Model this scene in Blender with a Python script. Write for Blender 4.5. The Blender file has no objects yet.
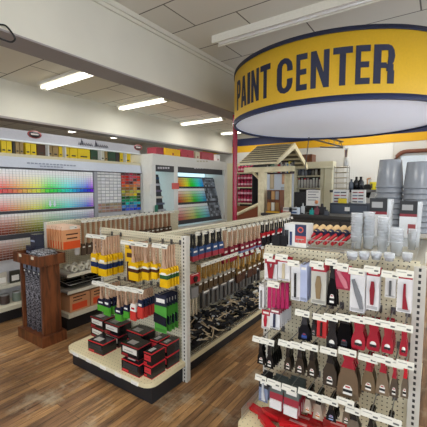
import bpy, bmesh, math, random
from mathutils import Vector, Matrix
R = random.Random(7)
COL = bpy.context.scene.collection
PI = math.pi
# ------------------------------------------------------------------ camera maths (world point of a sight line on a known plane)
F, H = 330.0, 1.65
YAW, PIT = math.radians(34.4), math.radians(4.6)
FW = Vector((-math.sin(YAW)*math.cos(PIT), math.cos(YAW)*math.cos(PIT), -math.sin(PIT)))
RT = Vector((math.cos(YAW), math.sin(YAW), 0)); UP = RT.cross(FW)
def ray(x, y): return FW*F + RT*(x-213.5) - UP*(y-213.5)
def az(x, y, z): d = ray(x, y); t = (z-H)/d.z; return Vector((d.x*t, d.y*t, z))
def ax(x, y, X): d = ray(x, y); t = X/d.x; return Vector((X, d.y*t, H+d.z*t))
def ay(x, y, Y): d = ray(x, y); t = Y/d.y; return Vector((d.x*t, Y, H+d.z*t))
def hx(s):
    s = s.lstrip('#'); v = [int(s[i:i+2], 16)/255 for i in (0, 2, 4)]
    return tuple(c/12.92 if c <= .04045 else ((c+.055)/1.055)**2.4 for c in v)
def hsv(h, s, v):
    import colorsys
    return tuple(c**2.2 for c in colorsys.hsv_to_rgb(h % 1, s, v))
# ------------------------------------------------------------------ materials
def newmat(n):
    m = bpy.data.materials.new(n); m.use_nodes = True
    return m, m.node_tree.nodes, m.node_tree.links, m.node_tree.nodes['Principled BSDF']
def attrmat(n, rough=.55, metal=0., alpha=1., noise=.08, nscale=40, bump=0., spec=.5, lo=0., hi=1.):
    m, N, L, B = newmat(n)
    a = N.new('ShaderNodeAttribute'); a.attribute_name = 'Col'
    t = N.new('ShaderNodeTexNoise'); t.inputs['Scale'].default_value = nscale; t.inputs['Detail'].default_value = 4
    g = N.new('ShaderNodeTexCoord'); L.new(g.outputs['Object'], t.inputs['Vector'])
    r = N.new('ShaderNodeMapRange'); r.inputs['From Min'].default_value = lo; r.inputs['From Max'].default_value = hi; r.inputs['To Min'].default_value = 1-noise; r.inputs['To Max'].default_value = 1+noise
    L.new(t.outputs['Fac'], r.inputs['Value'])
    x = N.new('ShaderNodeVectorMath'); x.operation = 'SCALE'
    L.new(a.outputs['Color'], x.inputs[0]); L.new(r.outputs[0], x.inputs['Scale']); L.new(x.outputs[0], B.inputs['Base Color'])
    B.inputs['Roughness'].default_value = rough; B.inputs['Metallic'].default_value = metal; B.inputs['Alpha'].default_value = alpha
    B.inputs['Specular IOR Level'].default_value = spec
    if bump:
        b = N.new('ShaderNodeBump'); b.inputs['Strength'].default_value = bump; L.new(t.outputs['Fac'], b.inputs['Height']); L.new(b.outputs[0], B.inputs['Normal'])
    return m
MAT = {'matte': attrmat('matte_paint'), 'gloss': attrmat('glossy_plastic', .25), 'metal': attrmat('metal', .3, .85),
       'clear': attrmat('clear_plastic', .12, 0, .36), 'film': attrmat('clear_film', .1, 0, .22), 'wood': attrmat('plain_wood', .6, 0, 1, .25, 60),
       'fuzzy': attrmat('fibre', .9, 0, 1, .45, 160, .5), 'speckle': attrmat('speckled_mesh', .8, 0, 1, .9, 75, .4, lo=.42, hi=.58)}
def emis(n, c, s):
    m, N, L, B = newmat(n); B.inputs['Base Color'].default_value = (*c, 1)
    B.inputs['Emission Color'].default_value = (*c, 1); B.inputs['Emission Strength'].default_value = s; return m
MAT['tube'] = emis('fluorescent_tube', (1, .97, .86), 3.0)
MAT['glow'] = emis('lit_panel', hx('c9e8f2'), 1.1)
def pegmat(n, axis, c, pitch=.0254, rad=.15):
    m, N, L, B = newmat(n)
    g = N.new('ShaderNodeNewGeometry'); s = N.new('ShaderNodeSeparateXYZ'); L.new(g.outputs['Position'], s.inputs[0])
    def cell(o):
        a = N.new('ShaderNodeMath'); a.operation = 'MULTIPLY'; a.inputs[1].default_value = 1/pitch; L.new(o, a.inputs[0])
        b = N.new('ShaderNodeMath'); b.operation = 'FRACT'; L.new(a.outputs[0], b.inputs[0])
        d = N.new('ShaderNodeMath'); d.operation = 'SUBTRACT'; d.inputs[1].default_value = .5; L.new(b.outputs[0], d.inputs[0]); return d.outputs[0]
    u, v = {'x': ('Y', 'Z'), 'y': ('X', 'Z'), 'z': ('X', 'Y')}[axis]
    cb = N.new('ShaderNodeCombineXYZ'); L.new(cell(s.outputs[u]), cb.inputs[0]); L.new(cell(s.outputs[v]), cb.inputs[1])
    ln = N.new('ShaderNodeVectorMath'); ln.operation = 'LENGTH'; L.new(cb.outputs[0], ln.inputs[0])
    lt = N.new('ShaderNodeMath'); lt.operation = 'LESS_THAN'; lt.inputs[1].default_value = rad; L.new(ln.outputs['Value'], lt.inputs[0])
    mx = N.new('ShaderNodeMix'); mx.data_type = 'RGBA'; mx.inputs['A'].default_value = (*c, 1); mx.inputs['B'].default_value = ((.03, .026, .02, 1) if 'wall' not in n and 'grid' not in n else (.35, .35, .34, 1))
    L.new(lt.outputs[0], mx.inputs['Factor']); L.new(mx.outputs['Result'], B.inputs['Base Color']); B.inputs['Roughness'].default_value = .45
    return m
CREAM = hx('d3cbb0')
MAT['peg_y'] = pegmat('pegboard_front', 'y', CREAM); MAT['peg_x'] = pegmat('pegboard_side', 'x', CREAM)
MAT['deck'] = pegmat('perforated_deck', 'z', hx('dccfa8'), .035, .085)
MAT['wallpeg'] = pegmat('white_slat_grid', 'y', hx('dededa'), .06, .1)
def slotmat():
    m, N, L, B = newmat('slotted_steel')
    g = N.new('ShaderNodeNewGeometry'); s = N.new('ShaderNodeSeparateXYZ'); L.new(g.outputs['Position'], s.inputs[0])
    def mth(op, a, b=None):
        n = N.new('ShaderNodeMath'); n.operation = op
        for i, v in enumerate((a, b)):
            if v is None: continue
            if isinstance(v, (int, float)): n.inputs[i].default_value = v
            else: L.new(v, n.inputs[i])
        return n.outputs[0]
    gc = N.new('ShaderNodeTexCoord'); so = N.new('ShaderNodeSeparateXYZ'); L.new(gc.outputs['Object'], so.inputs[0])
    z = mth('LESS_THAN', mth('FRACT', mth('MULTIPLY', so.outputs['Z'], 1/.032)), .55)
    xx = mth('LESS_THAN', mth('ABSOLUTE', so.outputs['X']), .006)
    f = mth('MULTIPLY', z, xx)
    mx = N.new('ShaderNodeMix'); mx.data_type = 'RGBA'; mx.inputs['A'].default_value = (*hx('d0cdc4'), 1); mx.inputs['B'].default_value = (.02, .02, .02, 1)
    L.new(f, mx.inputs['Factor']); L.new(mx.outputs['Result'], B.inputs['Base Color']); B.inputs['Roughness'].default_value = .4
    return m
MAT['slot'] = slotmat()
def floormat():
    m, N, L, B = newmat('worn_plank_floor')
    g = N.new('ShaderNodeNewGeometry'); mp = N.new('ShaderNodeMapping'); mp.inputs['Rotation'].default_value = (0, 0, PI/2)
    L.new(g.outputs['Position'], mp.inputs[0])
    br = N.new('ShaderNodeTexBrick'); br.inputs['Scale'].default_value = 1; br.inputs['Brick Width'].default_value = 1.3; br.inputs['Row Height'].default_value = .057
    br.inputs['Mortar Size'].default_value = .0018; br.inputs['Color1'].default_value = (*hx('a47d51'), 1); br.inputs['Color2'].default_value = (*hx('75553a'), 1)
    br.inputs['Mortar'].default_value = (*hx('2a1a0e'), 1); br.inputs['Mortar Smooth'].default_value = .4; L.new(mp.outputs[0], br.inputs['Vector'])
    m2 = N.new('ShaderNodeMapping'); m2.inputs['Scale'].default_value = (14, 1.1, 1); L.new(g.outputs['Position'], m2.inputs[0])
    t = N.new('ShaderNodeTexNoise'); t.inputs['Scale'].default_value = 2.2; t.inputs['Detail'].default_value = 8; t.inputs['Roughness'].default_value = .7; L.new(m2.outputs[0], t.inputs['Vector'])
    r = N.new('ShaderNodeMapRange'); r.inputs['From Min'].default_value = .3; r.inputs['From Max'].default_value = .7; r.inputs['To Min'].default_value = .32; r.inputs['To Max'].default_value = 1.75; L.new(t.outputs['Fac'], r.inputs['Value'])
    s = N.new('ShaderNodeVectorMath'); s.operation = 'SCALE'; L.new(br.outputs['Color'], s.inputs[0]); L.new(r.outputs[0], s.inputs['Scale'])
    t2 = N.new('ShaderNodeTexNoise'); t2.inputs['Scale'].default_value = 3.4; t2.inputs['Detail'].default_value = 9; t2.inputs['Roughness'].default_value = .68; L.new(g.outputs['Position'], t2.inputs['Vector'])
    cr = N.new('ShaderNodeValToRGB'); cr.color_ramp.elements[0].position = .53; cr.color_ramp.elements[0].color = (0, 0, 0, 1); cr.color_ramp.elements[1].position = .7; cr.color_ramp.elements[1].color = (.7, .7, .7, 1)
    L.new(t2.outputs['Fac'], cr.inputs[0])
    mx = N.new('ShaderNodeMix'); mx.data_type = 'RGBA'; L.new(cr.outputs[0], mx.inputs['Factor']); L.new(s.outputs[0], mx.inputs['A']); mx.inputs['B'].default_value = (*hx('bfb093'), 1)
    t3 = N.new('ShaderNodeTexNoise'); t3.inputs['Scale'].default_value = .9; t3.inputs['Detail'].default_value = 3; L.new(g.outputs['Position'], t3.inputs['Vector'])
    r3 = N.new('ShaderNodeMapRange'); r3.inputs['From Min'].default_value = .35; r3.inputs['From Max'].default_value = .65; r3.inputs['To Min'].default_value = .7; r3.inputs['To Max'].default_value = 1.25; L.new(t3.outputs['Fac'], r3.inputs['Value'])
    s3 = N.new('ShaderNodeVectorMath'); s3.operation = 'SCALE'; L.new(mx.outputs['Result'], s3.inputs[0]); L.new(r3.outputs[0], s3.inputs['Scale'])
    L.new(s3.outputs[0], B.inputs['Base Color']); B.inputs['Roughness'].default_value = .38
    b = N.new('ShaderNodeBump'); b.inputs['Strength'].default_value = .25; b.inputs['Distance'].default_value = .004; L.new(br.outputs['Fac'], b.inputs['Height']); b.invert = True; L.new(b.outputs[0], B.inputs['Normal'])
    return m
def tilemat():
    m, N, L, B = newmat('ceiling_tiles')
    g = N.new('ShaderNodeNewGeometry'); mp = N.new('ShaderNodeMapping'); mp.inputs['Location'].default_value = (.28, .1, 0); L.new(g.outputs['Position'], mp.inputs[0])
    br = N.new('ShaderNodeTexBrick'); br.inputs['Scale'].default_value = 1; br.inputs['Brick Width'].default_value = 1.22; br.inputs['Row Height'].default_value = .61; br.offset = .5
    br.inputs['Mortar Size'].default_value = .009; br.inputs['Color1'].default_value = (*hx('d8d5cc'), 1); br.inputs['Color2'].default_value = (*hx('cfccc2'), 1); br.inputs['Mortar'].default_value = (*hx('66625c'), 1)
    L.new(mp.outputs[0], br.inputs['Vector']); L.new(br.outputs['Color'], B.inputs['Base Color']); B.inputs['Roughness'].default_value = .8
    return m
def plaster(n, c, rough=.7, stain=.05, scale=1.2):
    m, N, L, B = newmat(n)
    g = N.new('ShaderNodeNewGeometry'); t = N.new('ShaderNodeTexNoise'); t.inputs['Scale'].default_value = scale; t.inputs['Detail'].default_value = 5; L.new(g.outputs['Position'], t.inputs['Vector'])
    cr = N.new('ShaderNodeValToRGB'); cr.color_ramp.elements[0].position = .3; cr.color_ramp.elements[1].position = .7
    cr.color_ramp.elements[0].color = (*[v*(1-stain*2) for v in c], 1); cr.color_ramp.elements[1].color = (*c, 1)
    L.new(t.outputs['Fac'], cr.inputs[0]); L.new(cr.outputs[0], B.inputs['Base Color']); B.inputs['Roughness'].default_value = rough
    return m
def woodmat(n, c1, c2, sc=(2, 2, 16), rough=.35):
    m, N, L, B = newmat(n)
    g = N.new('ShaderNodeTexCoord'); mp = N.new('ShaderNodeMapping'); mp.inputs['Scale'].default_value = sc; L.new(g.outputs['Object'], mp.inputs[0])
    t = N.new('ShaderNodeTexNoise'); t.inputs['Scale'].default_value = 3; t.inputs['Detail'].default_value = 6; t.inputs['Distortion'].default_value = .6; L.new(mp.outputs[0], t.inputs['Vector'])
    cr = N.new('ShaderNodeValToRGB'); cr.color_ramp.elements[0].position = .35; cr.color_ramp.elements[1].position = .65
    cr.color_ramp.elements[0].color = (*c1, 1); cr.color_ramp.elements[1].color = (*c2, 1)
    L.new(t.outputs['Fac'], cr.inputs[0]); L.new(cr.outputs[0], B.inputs['Base Color']); B.inputs['Roughness'].default_value = rough
    return m
MAT['floor'] = floormat(); MAT['tile'] = tilemat()
MAT['wallw'] = plaster('cream_plaster', hx('d9d6c8')); MAT['beamw'] = plaster('beam_plaster', hx('d6d3c6'), .7, .06, .9)
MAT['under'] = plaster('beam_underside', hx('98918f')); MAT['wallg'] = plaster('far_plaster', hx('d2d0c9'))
MAT['walnut'] = woodmat('dark_stained_wood', hx('4a2817'), hx('7a4526'), (8, 8, 1.2))
MAT['pine'] = woodmat('raw_pine', hx('d6cba4'), hx('eae0be'), (3, 3, 3), .6)
# ------------------------------------------------------------------ mesh builder with a colour per face
class MB:
    def __init__(s): s.v = []; s.f = []; s.c = []; s.sm = []
    def add(s, vs, fs, c, M=None, smooth=False):
        o = len(s.v)
        for p in vs: s.v.append(tuple(M @ Vector(p)) if M else tuple(p))
        for f in fs: s.f.append([o+i for i in f]); s.c.append(c); s.sm.append(smooth)
        return s
    def box(s, x0, x1, y0, y1, z0, z1, c=(.8, .8, .8), M=None):
        vs = [(x, y, z) for x in (x0, x1) for y in (y0, y1) for z in (z0, z1)]
        return s.add(vs, [(0, 1, 3, 2), (4, 6, 7, 5), (0, 4, 5, 1), (2, 3, 7, 6), (0, 2, 6, 4), (1, 5, 7, 3)], c, M)
    def prism(s, poly, d0, d1, c=(.8, .8, .8), ax='y', M=None):   # poly in the two other axes
        n = len(poly)
        def P(u, v, d): return {'y': (u, d, v), 'z': (u, v, d), 'x': (d, u, v)}[ax]
        vs = [P(u, v, d0) for u, v in poly]+[P(u, v, d1) for u, v in poly]
        fs = [list(range(n)), list(range(2*n-1, n-1, -1))]+[(i, i+n, (i+1) % n+n, (i+1) % n) for i in range(n)]
        return s.add(vs, fs, c, M)
    def lathe(s, prof, c=(.8, .8, .8), n=16, M=None, cx=0, cy=0, closed=False):
        vs = []
        for r, z in prof:
            for k in range(n): a = 2*PI*k/n; vs.append((cx+r*math.cos(a), cy+r*math.sin(a), z))
        fs = [(i*n+k, i*n+(k+1) % n, (i+1)*n+(k+1) % n, (i+1)*n+k) for i in range(len(prof)-1) for k in range(n)]
        s.add(vs, fs, c, M, True)
        if prof[0][0] > 0 and closed: s.add([vs[k] for k in range(n)], [list(range(n))[::-1]], c, M)
        if prof[-1][0] > 0 and closed: s.add(vs[-n:], [list(range(n))], c, M)
        return s
    def tube(s, pts, r, c=(.8, .8, .8), n=8, M=None):
        pts = [Vector(p) for p in pts]; vs = []
        for i, p in enumerate(pts):
            d = (pts[min(i+1, len(pts)-1)]-pts[max(i-1, 0)]).normalized()
            a = Vector((0, 0, 1)) if abs(d.z) < .9 else Vector((1, 0, 0)); u = d.cross(a).normalized(); w = d.cross(u)
            rr = r[i] if isinstance(r, (list, tuple)) else r
            for k in range(n): t = 2*PI*k/n; vs.append(p+u*rr*math.cos(t)+w*rr*math.sin(t))
        L = len(pts)
        fs = [(i*n+k, i*n+(k+1) % n, (i+1)*n+(k+1) % n, (i+1)*n+k) for i in range(L-1) for k in range(n)]
        s.add(vs, fs, c, M, True); s.add(vs[:n], [list(range(n))[::-1]], c, M); s.add(vs[-n:], [list(range(n))], c, M)
        return s
    def mesh(s, name, mat):
        me = bpy.data.meshes.new(name); me.from_pydata(s.v, [], s.f)
        ca = me.color_attributes.new('Col', 'FLOAT_COLOR', 'CORNER')
        for p, c in zip(me.polygons, s.c):
            for li in p.loop_indices: ca.data[li].color = (*c[:3], 1)
        for p, q in zip(me.polygons, s.sm): p.use_smooth = q
        bm = bmesh.new(); bm.from_mesh(me); bmesh.ops.recalc_face_normals(bm, faces=bm.faces); bm.to_mesh(me); bm.free()
        me.materials.append(MAT[mat] if isinstance(mat, str) else mat); return me
# ------------------------------------------------------------------ objects
LABELS = {}
def tag(o, label, cat, group=None, kind=None):
    if label: o['label'] = label; LABELS.setdefault(label, []).append((o.name, group))
    if cat: o['category'] = cat
    if group: o['group'] = group
    if kind: o['kind'] = kind
    return o
def ob(name, mesh, parent=None, loc=None, rot=None, bev=0):
    o = bpy.data.objects.new(name, mesh); COL.objects.link(o)
    if parent: o.parent = parent
    if loc is not None: o.location = loc
    if rot is not None: o.rotation_euler = rot
    if bev:
        m = o.modifiers.new('bevel', 'BEVEL'); m.width = bev; m.segments = 2; m.limit_method = 'ANGLE'
    return o
def root(name, loc, label, cat, group=None, rot=(0, 0, 0)):
    o = bpy.data.objects.new(name, None); o.empty_display_size = .05; COL.objects.link(o); o.location = loc; o.rotation_euler = rot
    return tag(o, label, cat, group)
def struct(name, mb, mat, parent=None):
    o = ob(name, mb.mesh(name, mat), parent); o['kind'] = 'structure'; return o
# a kind: (object name, category, [(part name, mesh, [(sub-part name, mesh)])]); a kind of one part is the part itself
class Kind:
    def __init__(s, name, cat, parts): s.name = name; s.cat = cat; s.parts = parts
    def put(s, loc, label, group=None, rot=(0, 0, 0)):
        if len(s.parts) == 1:
            o = ob(s.name, s.parts[0][1], None, loc, rot); return tag(o, label, s.cat, group)
        r = root(s.name, loc, label, s.cat, group, rot)
        for p in s.parts:
            c = ob(p[0], p[1], r)
            for q in (p[2] if len(p) > 2 else []): ob(q[0], q[1], c)
        return r
ORD = ['at the front', 'second from the front', 'third from the front', 'fourth from the front', 'fifth from the front', 'sixth from the front', 'seventh from the front', 'eighth from the front', 'ninth from the front', 'tenth from the front']
WHITE = hx('e9e7e0'); BLK = hx('17171a'); RED = hx('b3202c'); WOOD = hx('c3a085'); STEEL = hx('a9a9a6'); NAVY = hx('1f2a50'); MAG = hx('b3245c')
# ================================================================== SETTING
XB, ZB, ZC = -3.17, 3.0, 3.74          # beam face, beam underside, main ceiling
ZL = 3.25                               # left bay ceiling
XS, ZS = -5.44, 2.68                    # second beam
YW = 9.0
struct('floor', MB().box(-12, 5, -3, YW, -.1, 0), 'floor')
struct('ceiling', MB().box(XB-.02, 5, -3, YW, ZC, ZC+.1), 'tile')
struct('ceiling', MB().box(-12, XB-.3, -3, YW, ZL, ZL+.1), 'tile')
struct('wall_right', MB().box(5, 5.2, -3, -1, 0, ZC+.1).box(5, 5.2, -1, 8, 0, .7).box(5, 5.2, -1, 8, 3.1, ZC+.1).box(5, 5.2, 8, YW, 0, ZC+.1), 'wallw')
struct('wall_front', MB().box(-12.2, -4, -3.2, -3, 0, ZC+.1).box(-4, 4, -3.2, -3, 0, .8).box(-4, 4, -3.2, -3, 2.7, ZC+.1).box(4, 5.2, -3.2, -3, 0, ZC+.1), 'wallw')
struct('wall_left', MB().box(-12.2, -12, -3, YW, 0, ZL+.1), 'wallw')
struct('wall_far', MB().box(-12.2, 5.2, YW, YW+.2, 0, ZC+.1), 'wallg')
struct('trim_1', MB().box(XB-.34, XB, -3, YW, ZB+.005, ZC+.1), 'beamw')
struct('trim_2', MB().box(XB-.34, XB, -3, YW, ZB-.012, ZB+.005), 'under')
struct('trim_3', MB().box(XB, XB+.05, -3, YW, ZC-.06, ZC).box(XB, XB+.025, -3, YW, ZC-.1, ZC-.06), 'beamw')
struct('trim_4', MB().box(XS-.25, XS, -3, YW, ZS+.03, ZL), 'beamw')
struct('trim_5', MB().box(XS-.25, XS, -3, YW, ZS, ZS+.03), 'under')
# painted stripe on the far wall
z0 = ay(300, 148.5, YW-.01).z; z1 = ay(300, 141.5, YW-.01).z; z2 = z1+.22
def flat(c, n, rough=.6): return plaster(n, c, rough, .03)
MAT['yel'] = flat(hx('dca70f'), 'yellow_paint'); MAT['navy'] = flat(hx('1c2550'), 'navy_paint')
struct('trim_6', MB().box(-6.6, 5, YW-.012, YW, z0, z1), 'yel')
struct('trim_7', MB().box(-6.6, 5, YW-.012, YW, z1, z2), 'navy')
# column
cl = ob('column', MB().lathe([(.045, 0), (.045, ZB-.012)], hx('9c1f3c'), 20).mesh('column', 'gloss'), None, (-3.22, 5.42, 0)); cl['kind'] = 'structure'
# window with brown rounded frame on the far wall
wp = ay(396, 152, YW-.03); wq = ay(427, 205, YW-.03)
struct('window_1', MB().box(wp.x+.1, 2.2, YW-.03, YW, 1.1, wp.z-.1, hx('cfdbe6')), 'matte')
fr = []
rr = .22
for k in range(7): a = PI-k*PI/12; fr.append((wp.x+rr+rr*math.cos(a), YW-.04, wp.z-rr+rr*math.sin(a)))
struct('trim_8', MB().tube([(wp.x, YW-.06, 1.1)]+fr+[(2.3, YW-.06, wp.z)], .05, hx('70422f'), 6), 'matte')
struct('wall_panel', MB().box(ay(345, 150, YW-.02).x, ay(393, 150, YW-.02).x, YW-.02, YW, .9, z0-.02), 'wallpeg')
# ------------------------------------------------------------------ lamps
def light(n, loc, sx, sy, e, col=(1, .98, .93)):
    l = bpy.data.lights.new(n, 'AREA'); l.shape = 'RECTANGLE'; l.size = sx; l.size_y = sy; l.energy = e; l.color = col
    o = bpy.data.objects.new(n, l); COL.objects.link(o); o.location = loc; return o
def lamp(x, y, z, label, L=1.22, e=60, wide=.065):
    r = root('fluorescent_lamp', (x, y, z), label, 'ceiling lamp', 'ceiling strip lamps')
    ob('housing', MB().box(-L/2, L/2, -wide-.03, wide+.03, -.045, 0, hx('dedbd0')).box(-L/2, L/2, -.02, .02, -.075, -.045, hx('dedbd0')).mesh('housing', 'matte'), r, bev=.004)
    for s in (-1, 1):
        ob('tube', MB().lathe([(.019, -L/2+.03), (.019, L/2-.03)], (1, 1, 1), 12, Matrix.Translation((0, s*wide*.62, -.07)) @ Matrix.Rotation(PI/2, 4, 'Y'), closed=True).mesh('tube', 'tube'), r)
        ob('end_socket', MB().box(s*(L/2)-.015, s*(L/2)+.015, -wide, wide, -.095, -.045, hx('c9c6ba')).mesh('end_socket', 'matte'), r)
    light('lamp_light', (x+.12, y, z-.1), L*.5, .2, e)
LP = [(-4.55, 2.86, 'lit strip lamp in the left bay, nearest of the row'), (-4.66, 4.45, 'lit strip lamp in the left bay, second of the row'),
      (-4.72, 6.4, 'lit strip lamp in the left bay, third of the row'), (-4.72, 8.2, 'small lit strip lamp in the left bay nearest the far wall'), (-4.5, .9, 'lit strip lamp in the left bay behind the nearest one')]
for x, y, l in LP: lamp(x, y, ZL, l, e=13)
LB = [(az(24, 121, 3.1), 'tiny distant lamp above the left end of the long fascia'), (az(83, 133, 3.1), 'tiny distant lamp above the script lettering'), (az(125, 139, 3.1), 'tiny distant lamp above the right end of the fascia')]
for p, l in LB: lamp(p.x, p.y, ZL, l, e=14)
# the large main-ceiling fixture: hollow housing with reflector sides
r = root('fluorescent_lamp', (-1.66, 4.0, ZC), 'long open-sided strip lamp above the round yellow sign', 'ceiling lamp', None)
ob('housing', MB().box(-1.05, 2.2, -.085, .085, -.04, 0, hx('e0dccf')).box(-1.05, 2.2, -.085, -.07, -.1, -.04, hx('e0dccf')).box(-1.05, 2.2, .07, .085, -.1, -.04, hx('e0dccf')).mesh('housing', 'matte'), r)
for s in (-1, 1):
    ob('tube', MB().lathe([(.019, -1.0), (.019, 2.15)], (1, 1, 1), 12, Matrix.Translation((0, s*.035, -.07)) @ Matrix.Rotation(PI/2, 4, 'Y'), closed=True).mesh('tube', attrmat('unlit_tube', .3)), r)
for x, y in ((-1.2, .4), (1.6, 1.2), (2.6, 4.4), (1.6, 7.6), (-1.6, 7.9)): lamp(x, y, ZC, 'lit strip lamp of the main ceiling above the aisles', 2.4, e=34)
# ================================================================== ROUND SIGN
CX, CY, CR, Z0, Z1 = -1.405, 5.361, 1.543, 2.6, 3.385
def ring(r, z0, z1, t, c, n=128):
    return MB().lathe([(r, z0), (r, z1), (r-t, z1), (r-t, z0), (r, z0)], c, n, cx=0, cy=0)
sg = root('hanging_sign', (CX, CY, 0), 'big round yellow hanging sign reading PAINT CENTER', 'sign')
YEL = hx('dcb02a')
MAT['disc_glow'] = emis('added_disc_glow', hx('dfe4f2'), .3)  # glow added to brighten the underside disc, no lamp known inside the drum
ob('drum', ring(CR, Z0+.02, Z1-.02, .02, YEL).mesh('drum', 'matte'), sg)
ob('border', ring(CR+.008, Z0, Z0+.065, .03, NAVY).mesh('border', 'matte'), sg)
ob('border', ring(CR+.008, Z1-.05, Z1, .03, hx('141b36')).mesh('border', 'matte'), sg)
ob('soffit_disc', MB().lathe([(0.0, Z0+.03), (CR-.02, Z0+.03), (CR-.02, Z0+.045), (0, Z0+.045)], hx('e6e8ee'), 96).mesh('soffit_disc', 'disc_glow'), sg)
for k in range(3):
    a = PI/2-.9+k*.9; ob('hanger_rod', MB().lathe([(.008, Z1-.05), (.008, ZC)], STEEL, 8, cx=(CR-.04)*math.cos(a), cy=(CR-.04)*math.sin(a)).mesh('hanger_rod', 'metal'), sg)
sw = .3   # stroke of the heavy letters, in letter widths
def rc(x0, x1, y0, y1): return [(x0, y0), (x1, y0), (x1, y1), (x0, y1)]
def arc(cx, cy, rx, ry, rx2, ry2, a0, a1, n=6):
    q = []
    for k in range(n):
        t0 = math.radians(a0+(a1-a0)*k/n); t1 = math.radians(a0+(a1-a0)*(k+1)/n)
        q.append([(cx+rx*math.cos(t0), cy+ry*math.sin(t0)), (cx+rx*math.cos(t1), cy+ry*math.sin(t1)), (cx+rx2*math.cos(t1), cy+ry2*math.sin(t1)), (cx+rx2*math.cos(t0), cy+ry2*math.sin(t0))])
    return q
G = {'P': [rc(0, .34, 0, 1), rc(.34, .66, .85, 1), rc(.34, .66, .38, .53)]+arc(.66, .69, .34, .31, .02, .16, -90, 90),
     'A': [[(0, 0), (.31, 0), (.5, .78), (.33, 1)], [(.69, 0), (1, 0), (.67, 1), (.5, .78)], [(.33, 1), (.5, .7), (.67, 1), (.5, 1)], rc(.3, .7, .18, .34)],
     'I': [rc(0, 1, 0, 1)],
     'N': [rc(0, .3, 0, 1), rc(.7, 1, 0, 1), [(.3, 1), (.02, 1), (.7, 0), (.98, 0)]],
     'T': [rc(.34, .66, 0, .84), rc(0, 1, .83, 1)],
     'C': arc(.5, .72, .5, .28, .17, .13, 0, 180)+[rc(0, .33, .28, .72)]+arc(.5, .28, .5, .28, .17, .13, 180, 360)+[rc(.67, 1, .62, .72), rc(.67, 1, .28, .4)],
     'E': [rc(0, .36, 0, 1), rc(.36, 1, .84, 1), rc(.36, .93, .43, .58), rc(.36, 1, 0, .16)],
     'R': [rc(0, .34, 0, 1), rc(.34, .66, .85, 1), rc(.34, .6, .4, .54)]+arc(.66, .71, .34, .29, .02, .14, -90, 90)+[[(.36, .46), (.69, 0), (1, 0), (.86, .36)][0:4], rc(.67, .98, 0, .36)]}
G['R'] = G['R'][:-2]+[rc(.66, .98, 0, .34), rc(.6, .94, .32, .5)]
# angle on the drum of each letter from its edges in the photo
def ang(px, py, z):
    d = ray(px, py); dx, dy = d.x, d.y; a = dx*dx+dy*dy; b = -2*(dx*CX+dy*CY); c = CX*CX+CY*CY-CR*CR
    t = (-b-math.sqrt(max(0, b*b-4*a*c)))/(2*a); return math.atan2(dy*t-CY, dx*t-CX)
LET = [('P', 234.3, 239.6), ('A', 239.9, 246), ('I', 247.2, 250), ('N', 251.5, 257.5), ('T', 258.6, 270.3), ('C', 277, 292.5), ('E', 296.2, 307), ('N', 310.5, 329), ('T', 332.5, 352), ('E', 355, 369.5), ('R', 373, 394)]
lz0, lz1 = Z0+.165, Z0+.575
A0, A1 = ang(277, 90, 0), ang(394, 60, 0)
for ch, p0, p1 in LET:
    if p0 < 272: # word PAINT laid out evenly beyond the tangent zone, measured from the C
        continue
    a0, a1 = ang(p0, 80, 0), ang(p1, 80, 0)
    LETS = globals().setdefault('LETS', []); LETS.append((ch, a0, a1))
wE = LETS[1][2]-LETS[1][1]; gap = .045
a_end = LETS[0][1]-.15
aT1 = ang(270.3, 80, 0); cur = aT1
for ch, w in (('T', 1.3), ('N', 1.22), ('I', .5), ('A', 1.3), ('P', 1.25)):
    w *= wE; LETS.append((ch, cur-w, cur)); cur -= w+gap*.45
for ch, a0, a1 in LETS:
    mb = MB(); rr = CR+.006
    for q in G[ch]:
        for k in range(4):          # subdivide each stroke piece across so that it follows the drum
            def ed(u):
                b = (q[0][0]+(q[1][0]-q[0][0])*u, q[0][1]+(q[1][1]-q[0][1])*u); t = (q[3][0]+(q[2][0]-q[3][0])*u, q[3][1]+(q[2][1]-q[3][1])*u); return b, t
            (b0, t0), (b1, t1) = ed(k/4), ed((k+1)/4)
            vs = []
            for (u, v) in (b0, b1, t1, t0):
                a = a0+(a1-a0)*u
                for rad in (rr, CR-.005): vs.append((rad*math.cos(a), rad*math.sin(a), lz0+(lz1-lz0)*v))
            mb.add(vs, [(0, 2, 4, 6), (1, 7, 5, 3), (0, 1, 3, 2), (2, 3, 5, 4), (4, 5, 7, 6), (6, 7, 1, 0)], hx('141c3c'))
    ob('letter', mb.mesh('letter', 'matte'), sg)
# ================================================================== HOOKS AND TAGS
TAGM = {}
def tagmesh(w):
    w = w*.74
    k = round(w, 3)
    if k not in TAGM:
        m = MB().box(-w/2, w/2, -.004, 0, -.034, 0, hx('d8d5c8')).box(-w*.4, w*.1, -.0045, -.004, -.014, -.010, hx('9a9890')).box(w*.15, w*.4, -.0045, -.004, -.026, -.018, hx('5a5a58'))
        TAGM[k] = m.mesh('price_tag', 'matte')
    return TAGM[k]
HOOKM = {}
def hook(par, loc, rz, L, tw=0, tilt=.35):
    k = round(L, 2)
    if k not in HOOKM:
        HOOKM[k] = MB().tube([(0, 0, 0), (0, -L+.02, 0), (0, -L, .012)], .003, hx('8f8f8c'), 6).box(-.012, .012, -.004, .0, -.02, .02, hx('77777a')).mesh('peg_hook', 'metal')
    rl = par.location
    h = ob('peg_hook', HOOKM[k], par, (loc[0]-rl.x, loc[1]-rl.y, loc[2]-rl.z), (0, 0, rz))
    if tw: ob('price_tag', tagmesh(tw), h, (0, -L-.004, .022), (-tilt, 0, 0))
    return h
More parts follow.
